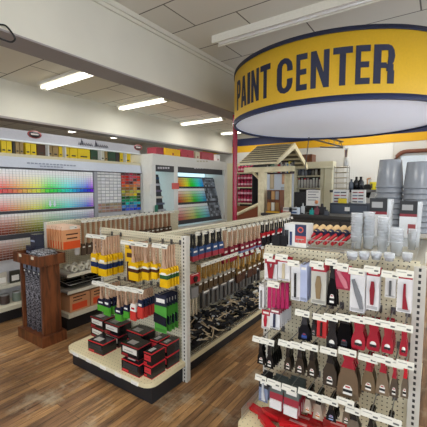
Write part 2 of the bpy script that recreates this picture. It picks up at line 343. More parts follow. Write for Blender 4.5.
def stack(kind, face, x, y, z, n, dy, L, desc, group, par, tw=.1, z_off=-.004, sc=None, hookz=0):
    """n goods on one hook; face 'y' hangs out towards -y from plane y, face 'x' towards +x from plane x"""
    rz = 0 if face == 'y' else PI/2
    if par: hook(par, (x, y, z+hookz), rz, L, tw*(1.65 if par is GA and face == 'y' else 1))
    for i in range(n):
        d = L-.03-i*dy
        loc = (x, y-d, z+z_off) if face == 'y' else (x+d, y, z+z_off)
        lab = desc if n == 1 else desc+', '+ORD[i]
        kind.put(loc, lab, group, (R.uniform(-.04, .04), 0, rz+R.uniform(-.05, .05)))
# ------------------------------------------------------------------ goods
def k_brush(w, h, bands, sl=.45, d=.018, handle=WOOD, name='paint_brush'):
    """long handled brush in a card sleeve; bands = [(share, colour)] down the sleeve"""
    hw = min(w*.13, .011)
    hd = MB().prism([(-hw*.7, 0), (hw*.7, 0), (hw, -h*.12), (hw*.6, -h*.3), (hw*1.5, -h*(1-sl)), (-hw*1.5, -h*(1-sl)), (-hw*.6, -h*.3), (-hw, -h*.12)], -d*.4, d*.4, handle).mesh('handle', 'wood')
    sb = MB(); z = -h*(1-sl)
    for s, c in bands:
        z2 = z-h*sl*s; wa = w*(.36 if z > -h*(1-sl)-.001 else .5); sb.prism([(-wa, z), (wa, z), (w/2, z+(z2-z)*.35), (w/2, z2), (-w/2, z2), (-w/2, z+(z2-z)*.35)], -d/2, d/2, c); z = z2
    sb.box(-w*.3, w*.3, -d/2-.001, -d/2, -h*(1-sl*.78), -h*(1-sl*.66), WHITE if bands[0][1] != WHITE else RED)
    return Kind(name, 'paint brush', [('handle', hd), ('sleeve', sb.mesh('sleeve', 'gloss'))])
def k_card(w, h, head, body, shape=None, shapec=BLK, hh=.2, d=.012, name='blister_pack', cat='tool pack'):
    c = MB().box(-w/2, w/2, 0, .002, -h, -h*hh, body).box(-w/2, w/2, -.0005, .0025, -h*hh, 0, head)
    c.box(-w*.35, w*.35, -.001, 0, -h*hh*.7, -h*hh*.35, WHITE if head != WHITE else BLK).box(-w*.42, w*.42, -.001, 0, -h*.97, -h*.9, tuple(v*.6 for v in body))
    parts = [('card', c.mesh('card', 'matte'))]
    if shape:
        parts.append(('tool', MB().prism([(u*w, v*h) for u, v in shape], -d, -.002, shapec).mesh('tool', 'gloss')))
    return Kind(name, cat, parts)
SH_KNIFE = [(-.08, -.25), (.08, -.25), (.1, -.55), (.3, -.9), (-.1, -.9), (-.1, -.55)]
SH_TOOL = [(-.1, -.28), (.12, -.28), (.2, -.5), (.12, -.85), (-.12, -.85), (-.2, -.5)]
SH_BLADE = [(-.4, -.2), (-.2, -.18), (.3, -.6), (.42, -.88), (.2, -.9), (-.1, -.6)]
SH_Y = [(-.3, -.25), (-.12, -.25), (0, -.5), (.14, -.25), (.32, -.25), (.14, -.9), (-.16, -.9)]
SH_SLIM = [(-.1, -.25), (.1, -.25), (.1, -.9), (-.1, -.9)]
def k_knife(w, h, hc, bc, hs=.5, spread=1., label=WHITE, name='putty_knife', cat='putty knife', dot=None, hf=0):
    hw = hf*w if hf else min(w*.22, .016)
    hd = MB().prism([(-hw*.8, 0), (hw*.8, 0), (hw*1.15, -h*.06), (hw*.7, -h*hs*.55), (hw*1.2, -h*hs), (-hw*1.2, -h*hs), (-hw*.7, -h*hs*.55), (-hw*1.15, -h*.06)], -.009, .009, hc).mesh('handle', 'gloss')
    bl = MB().prism([(-hw, -h*hs), (hw, -h*hs), (w*.42*spread, -h*(hs+.22)), (w*.5, -h), (-w*.5, -h), (-w*.42*spread, -h*(hs+.22))], -.0015, .0015, bc).mesh('blade', 'metal')
    lb = MB().prism([(-w*.2, -h*.93), (w*.2, -h*.93), (w*.2, -h*.8), (w*.1, -h*.73), (-w*.1, -h*.73), (-w*.2, -h*.8)], -.0035, -.0015, label)
    lb.box(-w*.2, w*.2, -.004, -.0035, -h*.88, -h*.82, BLK if dot is None else dot).box(-w*.1, w*.1, -.004, -.0035, -h*.78, -h*.75, RED)
    return Kind(name, cat, [('handle', hd), ('blade', bl), ('sticker', lb.mesh('sticker', 'matte'))])
def k_spat(w, h, c):
    """one-piece coloured spatula, narrow neck and broad foot, oval sticker"""
    P = [(-.3, 0), (.3, 0), (.38, -.05), (.3, -.4), (.42, -.55), (.5, -.7), (.5, -.95), (.4, -1), (-.4, -1), (-.5, -.95), (-.5, -.7), (-.42, -.55), (-.3, -.4), (-.38, -.05)]
    b = MB().prism([(u*w, v*h) for u, v in P], -.006, .006, c)
    s = MB().lathe([(0, 0), (1, 0), (1, .0015), (0, .0015)], WHITE, 16, Matrix.Translation((0, -.006, -h*.78)) @ Matrix.Diagonal((w*.25, 1, h*.1, 1)) @ Matrix.Rotation(PI/2, 4, 'X'))
    s.box(-w*.26, w*.26, -.009, -.0075, -h*.87, -h*.79, BLK)
    return Kind('scraper', 'scraper', [('body', b.mesh('body', 'gloss')), ('sticker', s.mesh('sticker', 'matte'))])
def k_box(w, d, h, body, edge, lab):
    b = MB().box(-w/2, w/2, -d/2, d/2, 0, h, body)
    e = .005
    for z in (0, h-e): b.box(-w/2-.001, w/2+.001, -d/2-.001, -d/2, z, z+e, edge).box(w/2, w/2+.001, -d/2, d/2, z, z+e, edge)
    b.box(-w/2, w/2, -d/2, -d/2+e, h, h+.001, edge).box(w/2-e, w/2, -d/2, d/2, h, h+.001, edge)
    b.box(-w*.45, -w*.1, -d/2-.002, -d/2-.001, h*.1, h*.25, edge)
    l = MB().box(-w*.38, w*.42, -d/2-.0035, -d/2-.002, h*.4, h*.85, lab[0])
    l2 = MB().box(-w*.3, w*.1, -d*.3, d*.1, h+.001, h+.0025, lab[1])
    l.box(-w*.3, w*.2, -d/2-.0045, -d/2-.0035, h*.55, h*.62, tuple(v*.5 for v in lab[0]))
    return Kind('roller_box', 'box', [('carton', b.mesh('carton', 'gloss')), ('sticker', l.mesh('sticker', 'matte')), ('top_sticker', l2.mesh('top_sticker', 'matte'))])
# ================================================================== GONDOLAS
def arcpts(cx, cy, r, a0, a1, n=5): return [(cx+r*math.cos(math.radians(a0+(a1-a0)*k/n)), cy+r*math.sin(math.radians(a0+(a1-a0)*k/n))) for k in range(n+1)]
def upright(par, x, y, h, w=.05, d=.04, rz=0):
    return ob('upright', MB().box(-w/2, w/2, -d/2, d/2, 0, h).mesh('upright', 'slot'), par, (x-par.location.x, y-par.location.y, 0), (0, 0, rz))
def deckmesh(x0, x1, y0, y1, z, th=.05, r=.09, which='front'):
    if which == 'front': P = [(x0, y1), *arcpts(x0+r, y0+r, r, 180, 270), *arcpts(x1-r, y0+r, r, 270, 360), (x1, y1)]
    else: P = rc(x0, x1, y0, y1)
    return MB().prism(P, z-th, z, CREAM, 'z')
# ---- A: the gondola in the middle
AX0, AX1, AY, ZT, ADZ = -2.80, -1.735, 2.09, 1.24, .18
GA = root('gondola', (-2.25, 2.1, 0), 'long cream pegboard gondola in the middle with black foam brushes on its deck', 'store shelving')
ox, oy = GA.location.x, GA.location.y
def part(par, name, mb, mat, bev=0):
    me = mb.mesh(name, mat); me.transform(Matrix.Translation(-par.location)); return ob(name, me, par, bev=bev)
part(GA, 'end_panel', MB().box(AX0, AX1, AY, AY+.012, .13, ZT-.05), 'peg_y')
part(GA, 'top_rail', MB().box(AX0, AX1+.02, AY-.012, AY+.03, ZT-.055, ZT, CREAM), 'peg_y', .004)
upright(GA, AX1+.02, AY+.005, ZT+.005, .05, .05); upright(GA, AX0, AY+.01, ZT, .03, .04)
part(GA, 'end_deck', deckmesh(AX0-.0, AX1+.03, 1.65, AY, ADZ, .035), 'deck')
part(GA, 'end_kick', MB().box(AX0+.04, AX1-.0, 1.705, AY, 0, ADZ-.035, hx('1b1d22')), 'matte')
part(GA, 'shelf_edge', MB().box(AX0+.09, AX1-.08, 1.644, 1.65, ADZ-.033, ADZ-.003, hx('e5dfc8')), 'matte')
et = bpy.data.objects
for i in range(5): part(GA, 'price_tag', MB().box(AX0+.15+i*.19, AX0+.22+i*.19, 1.639, 1.644, ADZ-.032, ADZ-.008, WHITE), 'matte')
SX = -2.02   # spine of the long side facing the aisle
part(GA, 'back_panel', MB().box(SX-.03, SX, AY+.06, 5.15, .16, ZT-.04), 'peg_x')
part(GA, 'spine_rail', MB().box(SX-.05, SX+.02, AY+.02, 5.17, ZT-.05, ZT+.0, hx('bdb8aa')), 'peg_x', .004)
part(GA, 'end_frame', MB().box(AX1-.3, AX1+.0, AY+.03, AY+.045, .17, ZT-.05, hx('c9c4b3')), 'film')
part(GA, 'side_deck', MB().box(SX, -1.72, AY+.04, 5.15, .13, ADZ, hx('bdb59c')), 'deck')
part(GA, 'side_kick', MB().box(SX, -1.78, AY+.04, 5.15, 0, .13, BLK), 'matte')
part(GA, 'left_deck', MB().box(-2.8, SX-.03, AY+.04, 5.15, .13, ADZ, CREAM), 'deck')
part(GA, 'bin_liner', MB().box(SX+.01, -1.735, AY+.06, 4.6, ADZ, ADZ+.03, hx('1a1a1a')), 'matte')
part(GA, 'bin_front', MB().box(-1.725, -1.715, AY+.05, 5.15, ADZ, ADZ+.045, hx('8d8878')), 'clear')
for yy in (3.32, 4.25, 5.15): upright(GA, SX-.015, yy, ZT, .04, .05, PI/2)
def bb(x0, y0, x1, y1, Y):   # an upright rectangle in plane Y from photo corners
    m = (y0+y1)/2; a = ay(x0, m, Y); b = ay(x1, m, Y); c = (x0+x1)/2; t = ay(c, y0, Y); q = ay(c, y1, Y)
    return (a.x+b.x)/2, t.z, b.x-a.x, t.z-q.z
YELP = hx('e3b413'); BLU = hx('22335c'); BRN = hx('4b2c22'); GRN = hx('4aa032'); LAB = WHITE
def A_row(box, n, dy, bands, sl, desc, grp, tw, kindname='paint_brush'):
    x, z, w, h = bb(*box, 1.88); w *= .8; sl *= .9
    stack(k_brush(w, h, bands, sl), 'y', x, AY-.012, z, n, dy, .235, desc, grp, GA, tw)
gA = 'yellow sleeved brushes on the end panel'
A_row((91.5, 236, 99, 272), 3, .03, [(.3, YELP), (.12, hx('d9c9a0')), (.25, BLU), (.33, YELP)], .6, 'yellow and blue sleeved brush, leftmost hook of upper row', gA, .1)
A_row((99.5, 237, 108.5, 275), 7, .029, [(.3, YELP), (.1, hx('d9c9a0')), (.25, BLU), (.35, YELP)], .6, 'broad yellow and blue sleeved brush, second hook of upper row', gA, .16)
A_row((127.5, 243, 139.5, 280), 6, .032, [(.25, YELP), (.1, hx('d9d2bb')), (.2, BRN), (.45, YELP)], .55, 'yellow and brown sleeved brush, middle of upper row', gA, .16)
A_row((142, 244.5, 150.5, 279), 3, .036, [(.25, YELP), (.1, hx('d9d2bb')), (.2, BRN), (.45, YELP)], .55, 'narrow yellow and brown sleeved brush right of the middle', gA, .12)
A_row((152, 245, 158.5, 278), 2, .036, [(.25, YELP), (.1, hx('d9d2bb')), (.2, BRN), (.45, YELP)], .5, 'yellow and brown sleeved brush left of the green-banded ones', gA, .0)
A_row((159.5, 246, 169, 287), 5, .03, [(.28, YELP), (.05, WHITE), (.22, hx('2d5a33')), (.45, YELP)], .52, 'yellow and green banded sleeved brush, rightmost of upper row', gA, .13)
# round-topped yellow card at the back of the panel
x, z, w, h = bb(125, 240, 137, 262, 2.03)
c1 = MB().prism([(w/2*math.cos(a), w*.5*math.sin(a)-w*.5) for a in [PI*k/10 for k in range(11)]]+[(-w/2, -h), (w/2, -h)], 0, .004, YELP).box(-w*.35, w*.35, -.001, 0, -h*.8, -h*.6, BRN)
Kind('brush_card', 'tool pack', [('card', c1.mesh('card', 'matte')), ('medallion', MB().lathe([(0, -.002), (w*.16, -.002), (w*.16, 0), (0, 0)], hx('5d3a4a'), 12, Matrix.Translation((0, -.001, -h*.3)) @ Matrix.Rotation(PI/2, 4, 'X')).mesh('medallion', 'matte')), ('pouch', MB().box(-w*.3, w*.3, -.01, .002, -h*1.9, -h, BRN).mesh('pouch', 'gloss'))]).put((x, 2.03, z), 'round-topped yellow card with brown pouch between the yellow brushes', None)
gB = 'green and red sleeved brushes in the lower row'
NG = [(.5, hx('161d38')), (.5, GRN)]; NR = [(.4, hx('1b2744')), (.6, hx('c43a34'))]
A_row((98, 283, 106, 310), 2, .03, NG, .5, 'navy and green sleeved brush, leftmost in the lower row', gB, .12)
A_row((105, 284, 112, 314), 5, .032, NG, .6, 'navy and green sleeved brush, second hook of lower row', gB, .16)
A_row((115, 287, 122.5, 320), 3, .036, NG, .45, 'navy and green sleeved brush hanging lowest near the middle', gB, .14)
A_row((124, 288, 130, 317), 3, .036, NG, .5, 'navy and green sleeved brush beside the red ones', gB, .1)
A_row((131.5, 289, 138, 319), 3, .034, [(.45, WHITE), (.55, hx('c43a34'))], .6, 'white and red sleeved brush, first of the red ones', gB, .14)
A_row((138.5, 290, 145, 317), 6, .026, NR, .75, 'navy and red sleeved brush, second hook of red ones', gB, .12)
x, z, w, h = bb(156, 294, 167.5, 331, 1.9)
stack(k_card(w, h, hx('131a33'), hx('4a9a36'), [(-.5, -.5), (.5, -.58), (.5, -.8), (-.5, -.74)], hx('111729'), .3), 'y', x, AY-.012, z, 5, .034, .22, 'navy and green pack of brushes, right of lower row', 'navy and green packs on the end panel', GA, 0)
for px, py in ((120, 285), (150, 273), (160, 286), (168, 247), (134, 247), (113, 273)):
    p = ay(px, py, AY-.012); hook(GA, (p.x, AY-.012, p.z), 0, .1)
# cartons on the end deck
w, d, h = .2, .15, .098
KB = k_box(w, d, h, hx('1b191c'), hx('94272e'), (hx('d9d3cb'), hx('8f8a86'))); KB2 = k_box(w, d, h, hx('1b191c'), hx('c72c33'), (hx('2b282b'), hx('a9a5a0')))
def carton(K, x, y, lev, where): K.put((x, y, ADZ+lev*(h+.003)), 'black and red roller carton '+where, 'roller cartons on the end deck', (0, 0, R.uniform(-.05, .05)))
carton(KB, -2.69, 2.0, 0, 'in the back left corner, on the deck'); carton(KB, -2.69, 2.0, 1, 'in the back left corner, white label facing out')
carton(KB, -2.46, 1.99, 0, 'second from left at the back, bottom of two'); carton(KB, -2.46, 1.99, 1, 'second from left at the back, on top')
carton(KB2, -2.46, 1.81, 0, 'alone in front of the left pile')
carton(KB2, -2.15, 1.99, 0, 'at the back right of centre, bottom of two'); carton(KB2, -2.15, 1.99, 1, 'at the back right of centre, on top')
carton(KB2, -1.95, 1.76, 0, 'at the front right, on the deck edge')
carton(KB, -2.0, 1.8, 1, 'on top of the front right pile, white label showing')
KS = k_box(.085, .15, h, hx('1b191c'), hx('c72c33'), (hx('c72c33'), hx('a9a5a0')))
for i in range(3): KS.put((-1.88+.0*i+.07, 1.86+i*.0, ADZ), 'slim', None) if False else None
for i, (xx, yy) in enumerate(((-1.795, 1.8), (-1.795, 1.975), (-1.9, 1.975))):
    KS.put((xx, yy, ADZ), 'slim black and red roller carton in the bottom right pile, '+('nearest', 'farthest right', 'behind the nearest')[i], 'slim roller cartons')
    KS.put((xx, yy, ADZ+h+.003), 'slim black and red roller carton on top of the right pile, '+('nearest', 'farthest right', 'behind the nearest')[i], 'slim roller cartons')
# ---- A long side: hanging rows
gC = 'brushes along the upper aisle row'
def S_row(px0, px1, ptop, pbot, n_h, per, maker, desc, grp, par, X, L=.17, tw=.1, dy=.03, skew=None):
    Y0 = ax(px0, 200, X).y; Y1 = ax(px1, 200, X).y
    for i in range(n_h):
        y = Y0+(Y1-Y0)*(i+.5)/n_h
        px = px0+(px1-px0)*(i+.5)/n_h
        zt = ax(px0, ptop, X).z; zb = ax(px0, pbot, X).z
        K = maker(min((Y1-Y0)/n_h*.8, .12), zt-zb)
        stack(K, 'x', SX if X > -2.5 else CXS, y, zt, per, dy, L, f'{desc}, hook {["one","two","three","four","five","six","seven","eight","nine","ten"][i]}' if n_h > 1 else desc, grp, par, tw)
CXS = -3.62
XA = -1.87
S_row(191, 224, 235, 262, 5, 2, lambda w, h: k_brush(w, h, [(.6, hx('2a4a7c')), (.4, hx('a03040'))], .5, .02, BLK), 'black-handled brush in blue sleeve by the near post', gC, GA, XA)
S_row(224, 262, 231, 264, 8, 2, lambda w, h: k_brush(w, h, [(.5, hx('7e1c30')), (.15, hx('7d86a8')), (.35, hx('8c1e30'))], .48), 'wooden-handled brush in red sleeve along the aisle', gC, GA, XA, tw=.09)
S_row(262, 292, 224, 247, 7, 2, lambda w, h: k_brush(w, h, [(.3, hx('b01c26')), (.7, hx('1b1a1e'))], .6, .02, BLK), 'black brush in red-banded sleeve at the far end', gC, GA, XA)
gD = 'golden bristle brushes along the lower aisle row'
S_row(198, 236, 266, 294, 8, 2, lambda w, h: k_brush(w, h, [(.2, hx('8f8a80')), (.8, hx('4b3a26'))], .45, .02, hx('a8803c')), 'golden-handled chip brush in the lower aisle row', gD, GA, XA, tw=.12)
S_row(236, 276, 256, 283, 8, 2, lambda w, h: k_brush(w, h, [(.4, hx('6a5230')), (.6, hx('4b3026'))], .5, .02, hx('b98a3c')), 'brown chip brush farther along the lower aisle row', gD, GA, XA, tw=.1)
S_row(202, 262, 291, 310, 8, 2, lambda w, h: k_card(w*1.1, h, hx('6a6a6a'), hx('5a5854'), SH_SLIM, hx('2a2a2c'), .25), 'grey smoky pack just above the foam brush heap', 'grey packs above the heap', GA, XA, tw=.0)
KP = Kind('long_brush_pair', 'paint brush', [('head', MB().box(-.05, .05, -.01, .01, -.1, 0, hx('8d8f92')).mesh('head', 'gloss')), ('handle', MB().tube([(-.025, 0, -.1), (-.025, 0, -.27)], .008, hx('e0d2b8')).mesh('handle', 'wood')), ('handle', MB().tube([(.025, 0, -.1), (.025, 0, -.27)], .008, hx('e0d2b8')).mesh('handle', 'wood'))])
p = ax(195, 287, XA); stack(KP, 'x', SX, p.y, p.z, 2, .03, .17, 'pair of pale-handled brushes under the bright red card', 'pale-handled brush pairs', GA, 0)
p = ax(195, 273, XA+.03); stack(k_card(.14, .09, hx('c42430'), hx('c42430'), SH_TOOL, BLK), 'x', SX, p.y, p.z, 1, .03, .21, 'bright red card hanging right behind the white post', None, GA, 0)
for px, py in ((257, 252), (254, 292), (262, 281)):
    p = ax(px, py, -1.83); hook(GA, (SX, p.y, p.z), PI/2, .2, .14)
# foam brushes heaped on the side deck
hm = MB().tube([(0, 0, 0), (.05, 0, 0), (.13, 0, 0)], [.004, .006, .005], hx('cdb896'), 6).mesh('handle', 'wood')
fb = {}
for w_ in (.03, .05, .07):
    fb[w_] = MB().prism([(-w_/2, -.01), (w_/2, -.01), (w_/2, .009), (-w_/2, .009)], -.07, 0, hx('1c1c1f'), 'x').box(-.012, .012, -w_*.3, w_*.3, -.006, .006, hx('b9bcc0')).mesh('foam_head', 'fuzzy')
FK = [Kind('foam_brush', 'foam brush', [('handle', hm), ('foam_head', fb[w_])]) for w_ in fb]
for i in range(298):
    y = AY+.14+(4.1-AY)*(i/298.)+R.uniform(-.05, .05); x = R.uniform(-1.99, -1.775)
    lev = R.random(); z = ADZ+.02+lev*(.2-.1*abs((x+1.95)/.25))
    reg = int((y-AY)/.4)
    FK[R.randrange(3)].put((x, y, z), f'black foam brush with wooden stick in the heap on the aisle deck, {["nearest the post","second stretch","third stretch","middle stretch","fifth stretch","sixth stretch","far stretch"][min(reg,6)]}',
        'foam brushes heaped on the aisle deck', (R.uniform(-.3, .3), R.uniform(-.45, .35), R.uniform(0, 2*PI)))
# ================================================================== B: the near right gondola
BX0, BX1, BY = -.945, -.085, 2.0
GBn = root('gondola', (-.54, 2.0, 0), 'near cream pegboard gondola hung with red scrapers and putty knives', 'store shelving')
part(GBn, 'end_panel', MB().box(BX0, BX1, BY, BY+.012, .13, ZT-.05), 'peg_y')
part(GBn, 'top_rail', MB().box(BX0, BX1+.02, BY-.012, BY+.02, ZT-.05, ZT+.022, CREAM), 'peg_y', .004)
upright(GBn, BX1+.02, BY-.005, ZT, .055, .05); upright(GBn, BX0+.01, BY+.01, ZT, .03, .04)
part(GBn, 'end_deck', deckmesh(BX0-.045, BX1+.05, 1.655, BY, .17, .045), 'deck')
part(GBn, 'end_kick', MB().box(BX0+.05, BX1, 1.72, BY, 0, .125, BLK), 'matte')
part(GBn, 'back_panel', MB().box(-.3, -.27, BY+.05, 3.2, .16, ZT-.04), 'peg_x')
part(GBn, 'side_deck', MB().box(BX0, BX1+.03, BY+.02, 3.2, .13, .17, CREAM), 'deck')
part(GBn, 'side_kick', MB().box(BX0+.05, BX1-.03, BY+.02, 3.15, 0, .13, BLK), 'matte')
part(GBn, 'top_shelf', MB().box(BX0, BX1+.04, BY+.02, 3.2, ZT-.03, ZT-.008, hx('cfc8b4')), 'matte')
part(GBn, 'left_panel', MB().box(BX0+.3, BX0+.31, BY+.05, 3.2, .16, ZT-.03), 'peg_x')
g = MB()
for k in range(12): g.tube([(BX0+.35+k*.05, BY+.03, ZT+.012), (BX0+.35+k*.05, BY+1.0, ZT+.012)], .0022, hx('d9d9d4'), 5)
for k in range(26): g.tube([(BX0+.33, BY+.04+k*.038, ZT+.009), (BX1+.03, BY+.04+k*.038, ZT+.009)], .0018, hx('d9d9d4'), 5)
part(GBn, 'wire_shelf', g, 'metal')
g = MB()
for zz in (.18, .215, .25): g.tube([(BX0-.03, 1.74, zz), (BX0-.03, 1.99, zz)], .002, STEEL, 5)
for k in range(19): g.tube([(BX0-.03, 1.74+k*.0138, .175), (BX0-.03, 1.74+k*.0138, .25)], .0022, hx('c9c6bd'), 5)
part(GBn, 'wire_fence', g, 'metal')
part(GBn, 'wire_lip', MB().box(BX1+.035, BX1+.042, BY+.1, 3.2, ZT, ZT+.06, hx('d4dbe2')), 'slot')
YF = 1.80; HL = .19
# row by row: (left, top, right, bottom) in the photo, maker
def B(box, n, dy, maker, desc, tw=.0, grp=None, Y=YF, L=HL, tagd=0):
    x, z, w, h = bb(*box, Y)
    stack(maker(w, h), 'y', x, BY, z, n, dy, BY-Y+.03, desc, grp, GBn, tw)
    return x, z
RH = hx('a51c30'); PW = hx('e3e2e2'); TAN = hx('9c8768')
# top row
B((265, 256, 277, 280), 3, .02, lambda w, h: k_card(w, h, RH, PW, SH_Y, hx('9a2230'), .3), 'small white pack with red Y-shaped tool, leftmost of top row', .08)
B((278, 257, 290, 280), 3, .02, lambda w, h: k_card(w, h, RH, PW, SH_SLIM, hx('cdbfa0'), .2), 'white pack with red head and tan tool, second in top row', .1)
B((291, 263, 300, 300), 1, .02, lambda w, h: k_card(w, h, PW, PW, SH_SLIM, BLK, .12), 'narrow white pack holding a black tool, third in top row', .09)
B((300, 264, 307, 301), 6, .014, lambda w, h: k_card(w, h, hx('b9c3e0'), hx('b3bddc'), None), 'plain pale blue card in the fanned bunch', .0, 'pale blue cards')
B((311, 264, 326, 304), 4, .02, lambda w, h: k_card(w, h, RH, hx('c9c7bc'), SH_TOOL, hx('8d7757'), .17), 'grey pack with red head and brown tool in top row', .1)
B((327, 262, 338, 305), 2, .03, lambda w, h: k_knife(w, h, BLK, BLK, .35, .9, WHITE, 'wall_brush', 'brush'), 'black flat brush with white sticker in top row', .08)
B((335, 266, 350, 289), 3, .02, lambda w, h: k_card(w, h, hx('b21f44'), hx('b3274a'), SH_BLADE, hx('d0808c'), .3), 'plain crimson pack in top row', .1)
B((350, 271, 365, 312), 4, .02, lambda w, h: k_card(w, h, hx('d7d5d8'), PW, SH_BLADE, hx('7c7f84'), .1), 'white pack with curved grey blade in top row', .1)
B((366, 269, 379, 310), 5, .018, lambda w, h: k_card(w, h, RH, PW, SH_TOOL, hx('8a1c2c'), .15), 'white pack with dark red tool in top row', .1)
B((385, 274, 396, 297), 2, .02, lambda w, h: k_card(w, h, hx('c9c7c7'), hx('dcdad8'), SH_SLIM, hx('5f5f60'), .15), 'small white pack with slim grey tool in top row', .1)
B((397, 273, 412, 312), 6, .016, lambda w, h: k_card(w, h, RH, PW, SH_KNIFE, hx('8f2030'), .13), 'white pack with red and black knife, rightmost of top row', .1)
# second row
def k_pad(w, h): return Kind('roller_sleeve', 'roller cover', [('sleeve', MB().prism([(w*.5*math.cos(a)*1.0, w*.42*math.sin(a)) for a in [2*PI*k/12 for k in range(12)]], -h, 0, MAG, 'z').mesh('sleeve', 'fuzzy'))])
p0 = ay(268, 282, YF); p1 = ay(286, 282, YF); ph = p0.z-ay(268, 304, YF).z+.02
for i in range(5):
    f = (i+.5)/5; k_pad((p1.x-p0.x)/5*1.1, ph).put((p0.x+(p1.x-p0.x)*f, YF+.0+i*.012, p0.z), 'pink foam roller sleeve, '+['leftmost of the five', 'second of the five', 'middle of the five', 'fourth of the five', 'rightmost of the five'][i], 'pink roller sleeves')
hook(GBn, ((p0.x+p1.x)/2, BY, p0.z), 0, .24, .1)
B((259, 283, 264, 309), 2, .03, lambda w, h: k_card(w, h, hx('b7b5b0'), PW, SH_SLIM, hx('777'+'777'), .1), 'thin silver pack beside the pink roller sleeves', .0)
B((298, 312, 311, 340), 2, .03, lambda w, h: k_knife(w, h, hx('33343a'), hx('22242c'), .4, 1, hx('2a3a68'), 'wall_brush', 'brush', hx('2b49a0')), 'black brush with blue stripe below the pale cards', .11)
B((311, 314, 317, 335), 2, .03, lambda w, h: k_knife(w, h, BLK, hx('3a3a3c'), .4, 1, hx('8c8c88')), 'slim dark tool left of the red card', .0)
B((317, 316, 326.5, 337), 2, .03, lambda w, h: k_card(w, h, hx('c92f33'), hx('d02a2c'), SH_SLIM, BLK, .2), 'bright red card among black tools', .1)
B((327, 316, 338, 349), 3, .025, lambda w, h: k_spat(w, h, hx('1b1a1e')), 'black spatula with white label right of the red card', .1)
B((337, 316, 352, 347), 3, .025, lambda w, h: k_knife(w, h, BLK, hx('101014'), .2, 1.0, hx('2a3340'), hf=.3), 'broad black scraper with dull sticker', .1)
gR = 'red scrapers in the second row'
B((352, 318, 366, 348), 3, .03, lambda w, h: k_spat(w, h, RH), 'red scraper, leftmost of the red second row', .1, gR)
B((367, 320, 380, 350), 3, .03, lambda w, h: k_spat(w, h, RH), 'red scraper, second of the red second row', .12, gR)
B((382, 323, 394, 352), 4, .03, lambda w, h: k_spat(w, h, RH), 'slightly narrow red scraper, third of the second row', .12, gR)
B((400, 326, 408, 355), 2, .04, lambda w, h: k_spat(w, h, RH), 'narrow red scraper by the right post', .1, gR)
# cans in packs under the pink sleeves
B((262, 309, 270, 328), 1, .02, lambda w, h: k_card(w, h, RH, hx('e0dcd6'), SH_TOOL, RH, .3), 'red and white pack at the far left below pink sleeves', 0)
B((270, 308, 280, 328), 7, .03, lambda w, h: k_card(w, h, hx('8d3a4a'), hx('dcdde0'), SH_SLIM, hx('2a2f4a'), .25), 'white and maroon pack in the row below pink sleeves', 0)
# third row
gK = 'black putty knives in the third row'
TAUPE = hx('4b463f')
B((257, 338, 265, 364), 2, .03, lambda w, h: k_knife(w, h, BLK, hx('2a2a2c'), .5), 'black putty knife, leftmost of the third row', .1, gK)
B((266, 340, 274, 367), 6, .026, lambda w, h: k_knife(w, h, BLK, hx('2a2a2c'), .5), 'black putty knife, second hook of third row', .12, gK)
B((284, 342, 292, 370), 3, .026, lambda w, h: k_knife(w, h, BLK, TAUPE, .5), 'black putty knife, third hook of third row', .12, gK)
B((295, 344, 305, 373), 3, .026, lambda w, h: k_knife(w, h, BLK, TAUPE, .45), 'black putty knife, fourth hook of third row', .12, gK)
B((307, 345, 317, 377), 3, .026, lambda w, h: k_knife(w, h, BLK, TAUPE, .45), 'black putty knife, fifth hook of third row', .12, gK)
B((323, 349, 337, 386), 4, .026, lambda w, h: k_knife(w, h, BLK, hx('5a554e'), .35, 1.15), 'wide black-handled taping knife in the middle', .12, gK)
B((337, 350, 360, 397), 3, .035, lambda w, h: k_knife(w, h, RH, hx('8f7f6b'), .36, 1.0, hf=.26), 'large red-handled taping knife with broad taupe blade', .12)
B((361.5, 356, 376, 392), 3, .03, lambda w, h: k_knife(w, h, RH, hx('93866f'), .38, 1.0), 'medium red-handled knife right of the largest one', .12)
B((376, 357, 390, 394), 2, .03, lambda w, h: k_knife(w, h, RH, hx('9c907c'), .38, 1.0), 'red-handled knife in clear wrap, third of its row', .12)
B((390, 361, 399, 396), 2, .03, lambda w, h: k_knife(w, h, RH, hx('6f675c'), .45, 1.0), 'slim red-handled knife, fourth of its row', .1)
B((401, 362, 409, 398), 2, .03, lambda w, h: k_knife(w, h, hx('cc2130'), hx('8d8678'), .42, 1.0), 'bright red-handled knife nearest the right post', .1)
# fourth row
B((259, 376, 268, 401), 4, .025, lambda w, h: k_card(w, h, hx('303034'), hx('7f8ba6'), SH_KNIFE, hx('c9ccd0'), .45), 'blue-grey blade pack, leftmost of the fourth row', .1)
B((270, 381, 283, 408), 4, .028, lambda w, h: k_card(w, h, hx('5d6764'), hx('a02c3c'), [(-.45, -.66), (.45, -.66), (.45, -.97), (-.45, -.97)], PW, .42), 'clear-topped blade pack with red label, fourth row', .12)
B((284, 386, 299, 415), 6, .024, lambda w, h: k_card(w, h, hx('5d6764'), hx('a02c3c'), [(-.45, -.66), (.45, -.66), (.45, -.97), (-.45, -.97)], PW, .42), 'blade pack with red and white label, third in fourth row', .12)
B((304, 390, 312, 412), 4, .026, lambda w, h: k_knife(w, h, BLK, hx('d7d3cc'), .35, .9, WHITE, dot=hx('c77a22')), 'small tool with white and orange sticker, fourth row', .12)
B((313, 394, 323, 419), 4, .026, lambda w, h: k_knife(w, h, BLK, hx('d7d3cc'), .35, .9, WHITE, dot=hx('c77a22')), 'larger tool with white and orange sticker, fourth row', .12)
B((326, 398, 337, 420), 4, .026, lambda w, h: k_knife(w, h, BLK, hx('29292d'), .45, .9, hx('9db0d8')), 'black tool with pale blue sticker, fourth row', .12)
B((342, 399, 351, 424), 3, .026, lambda w, h: k_knife(w, h, BLK, hx('8a8378'), .4, .9, WHITE), 'small grey putty knife under the large one', .12)
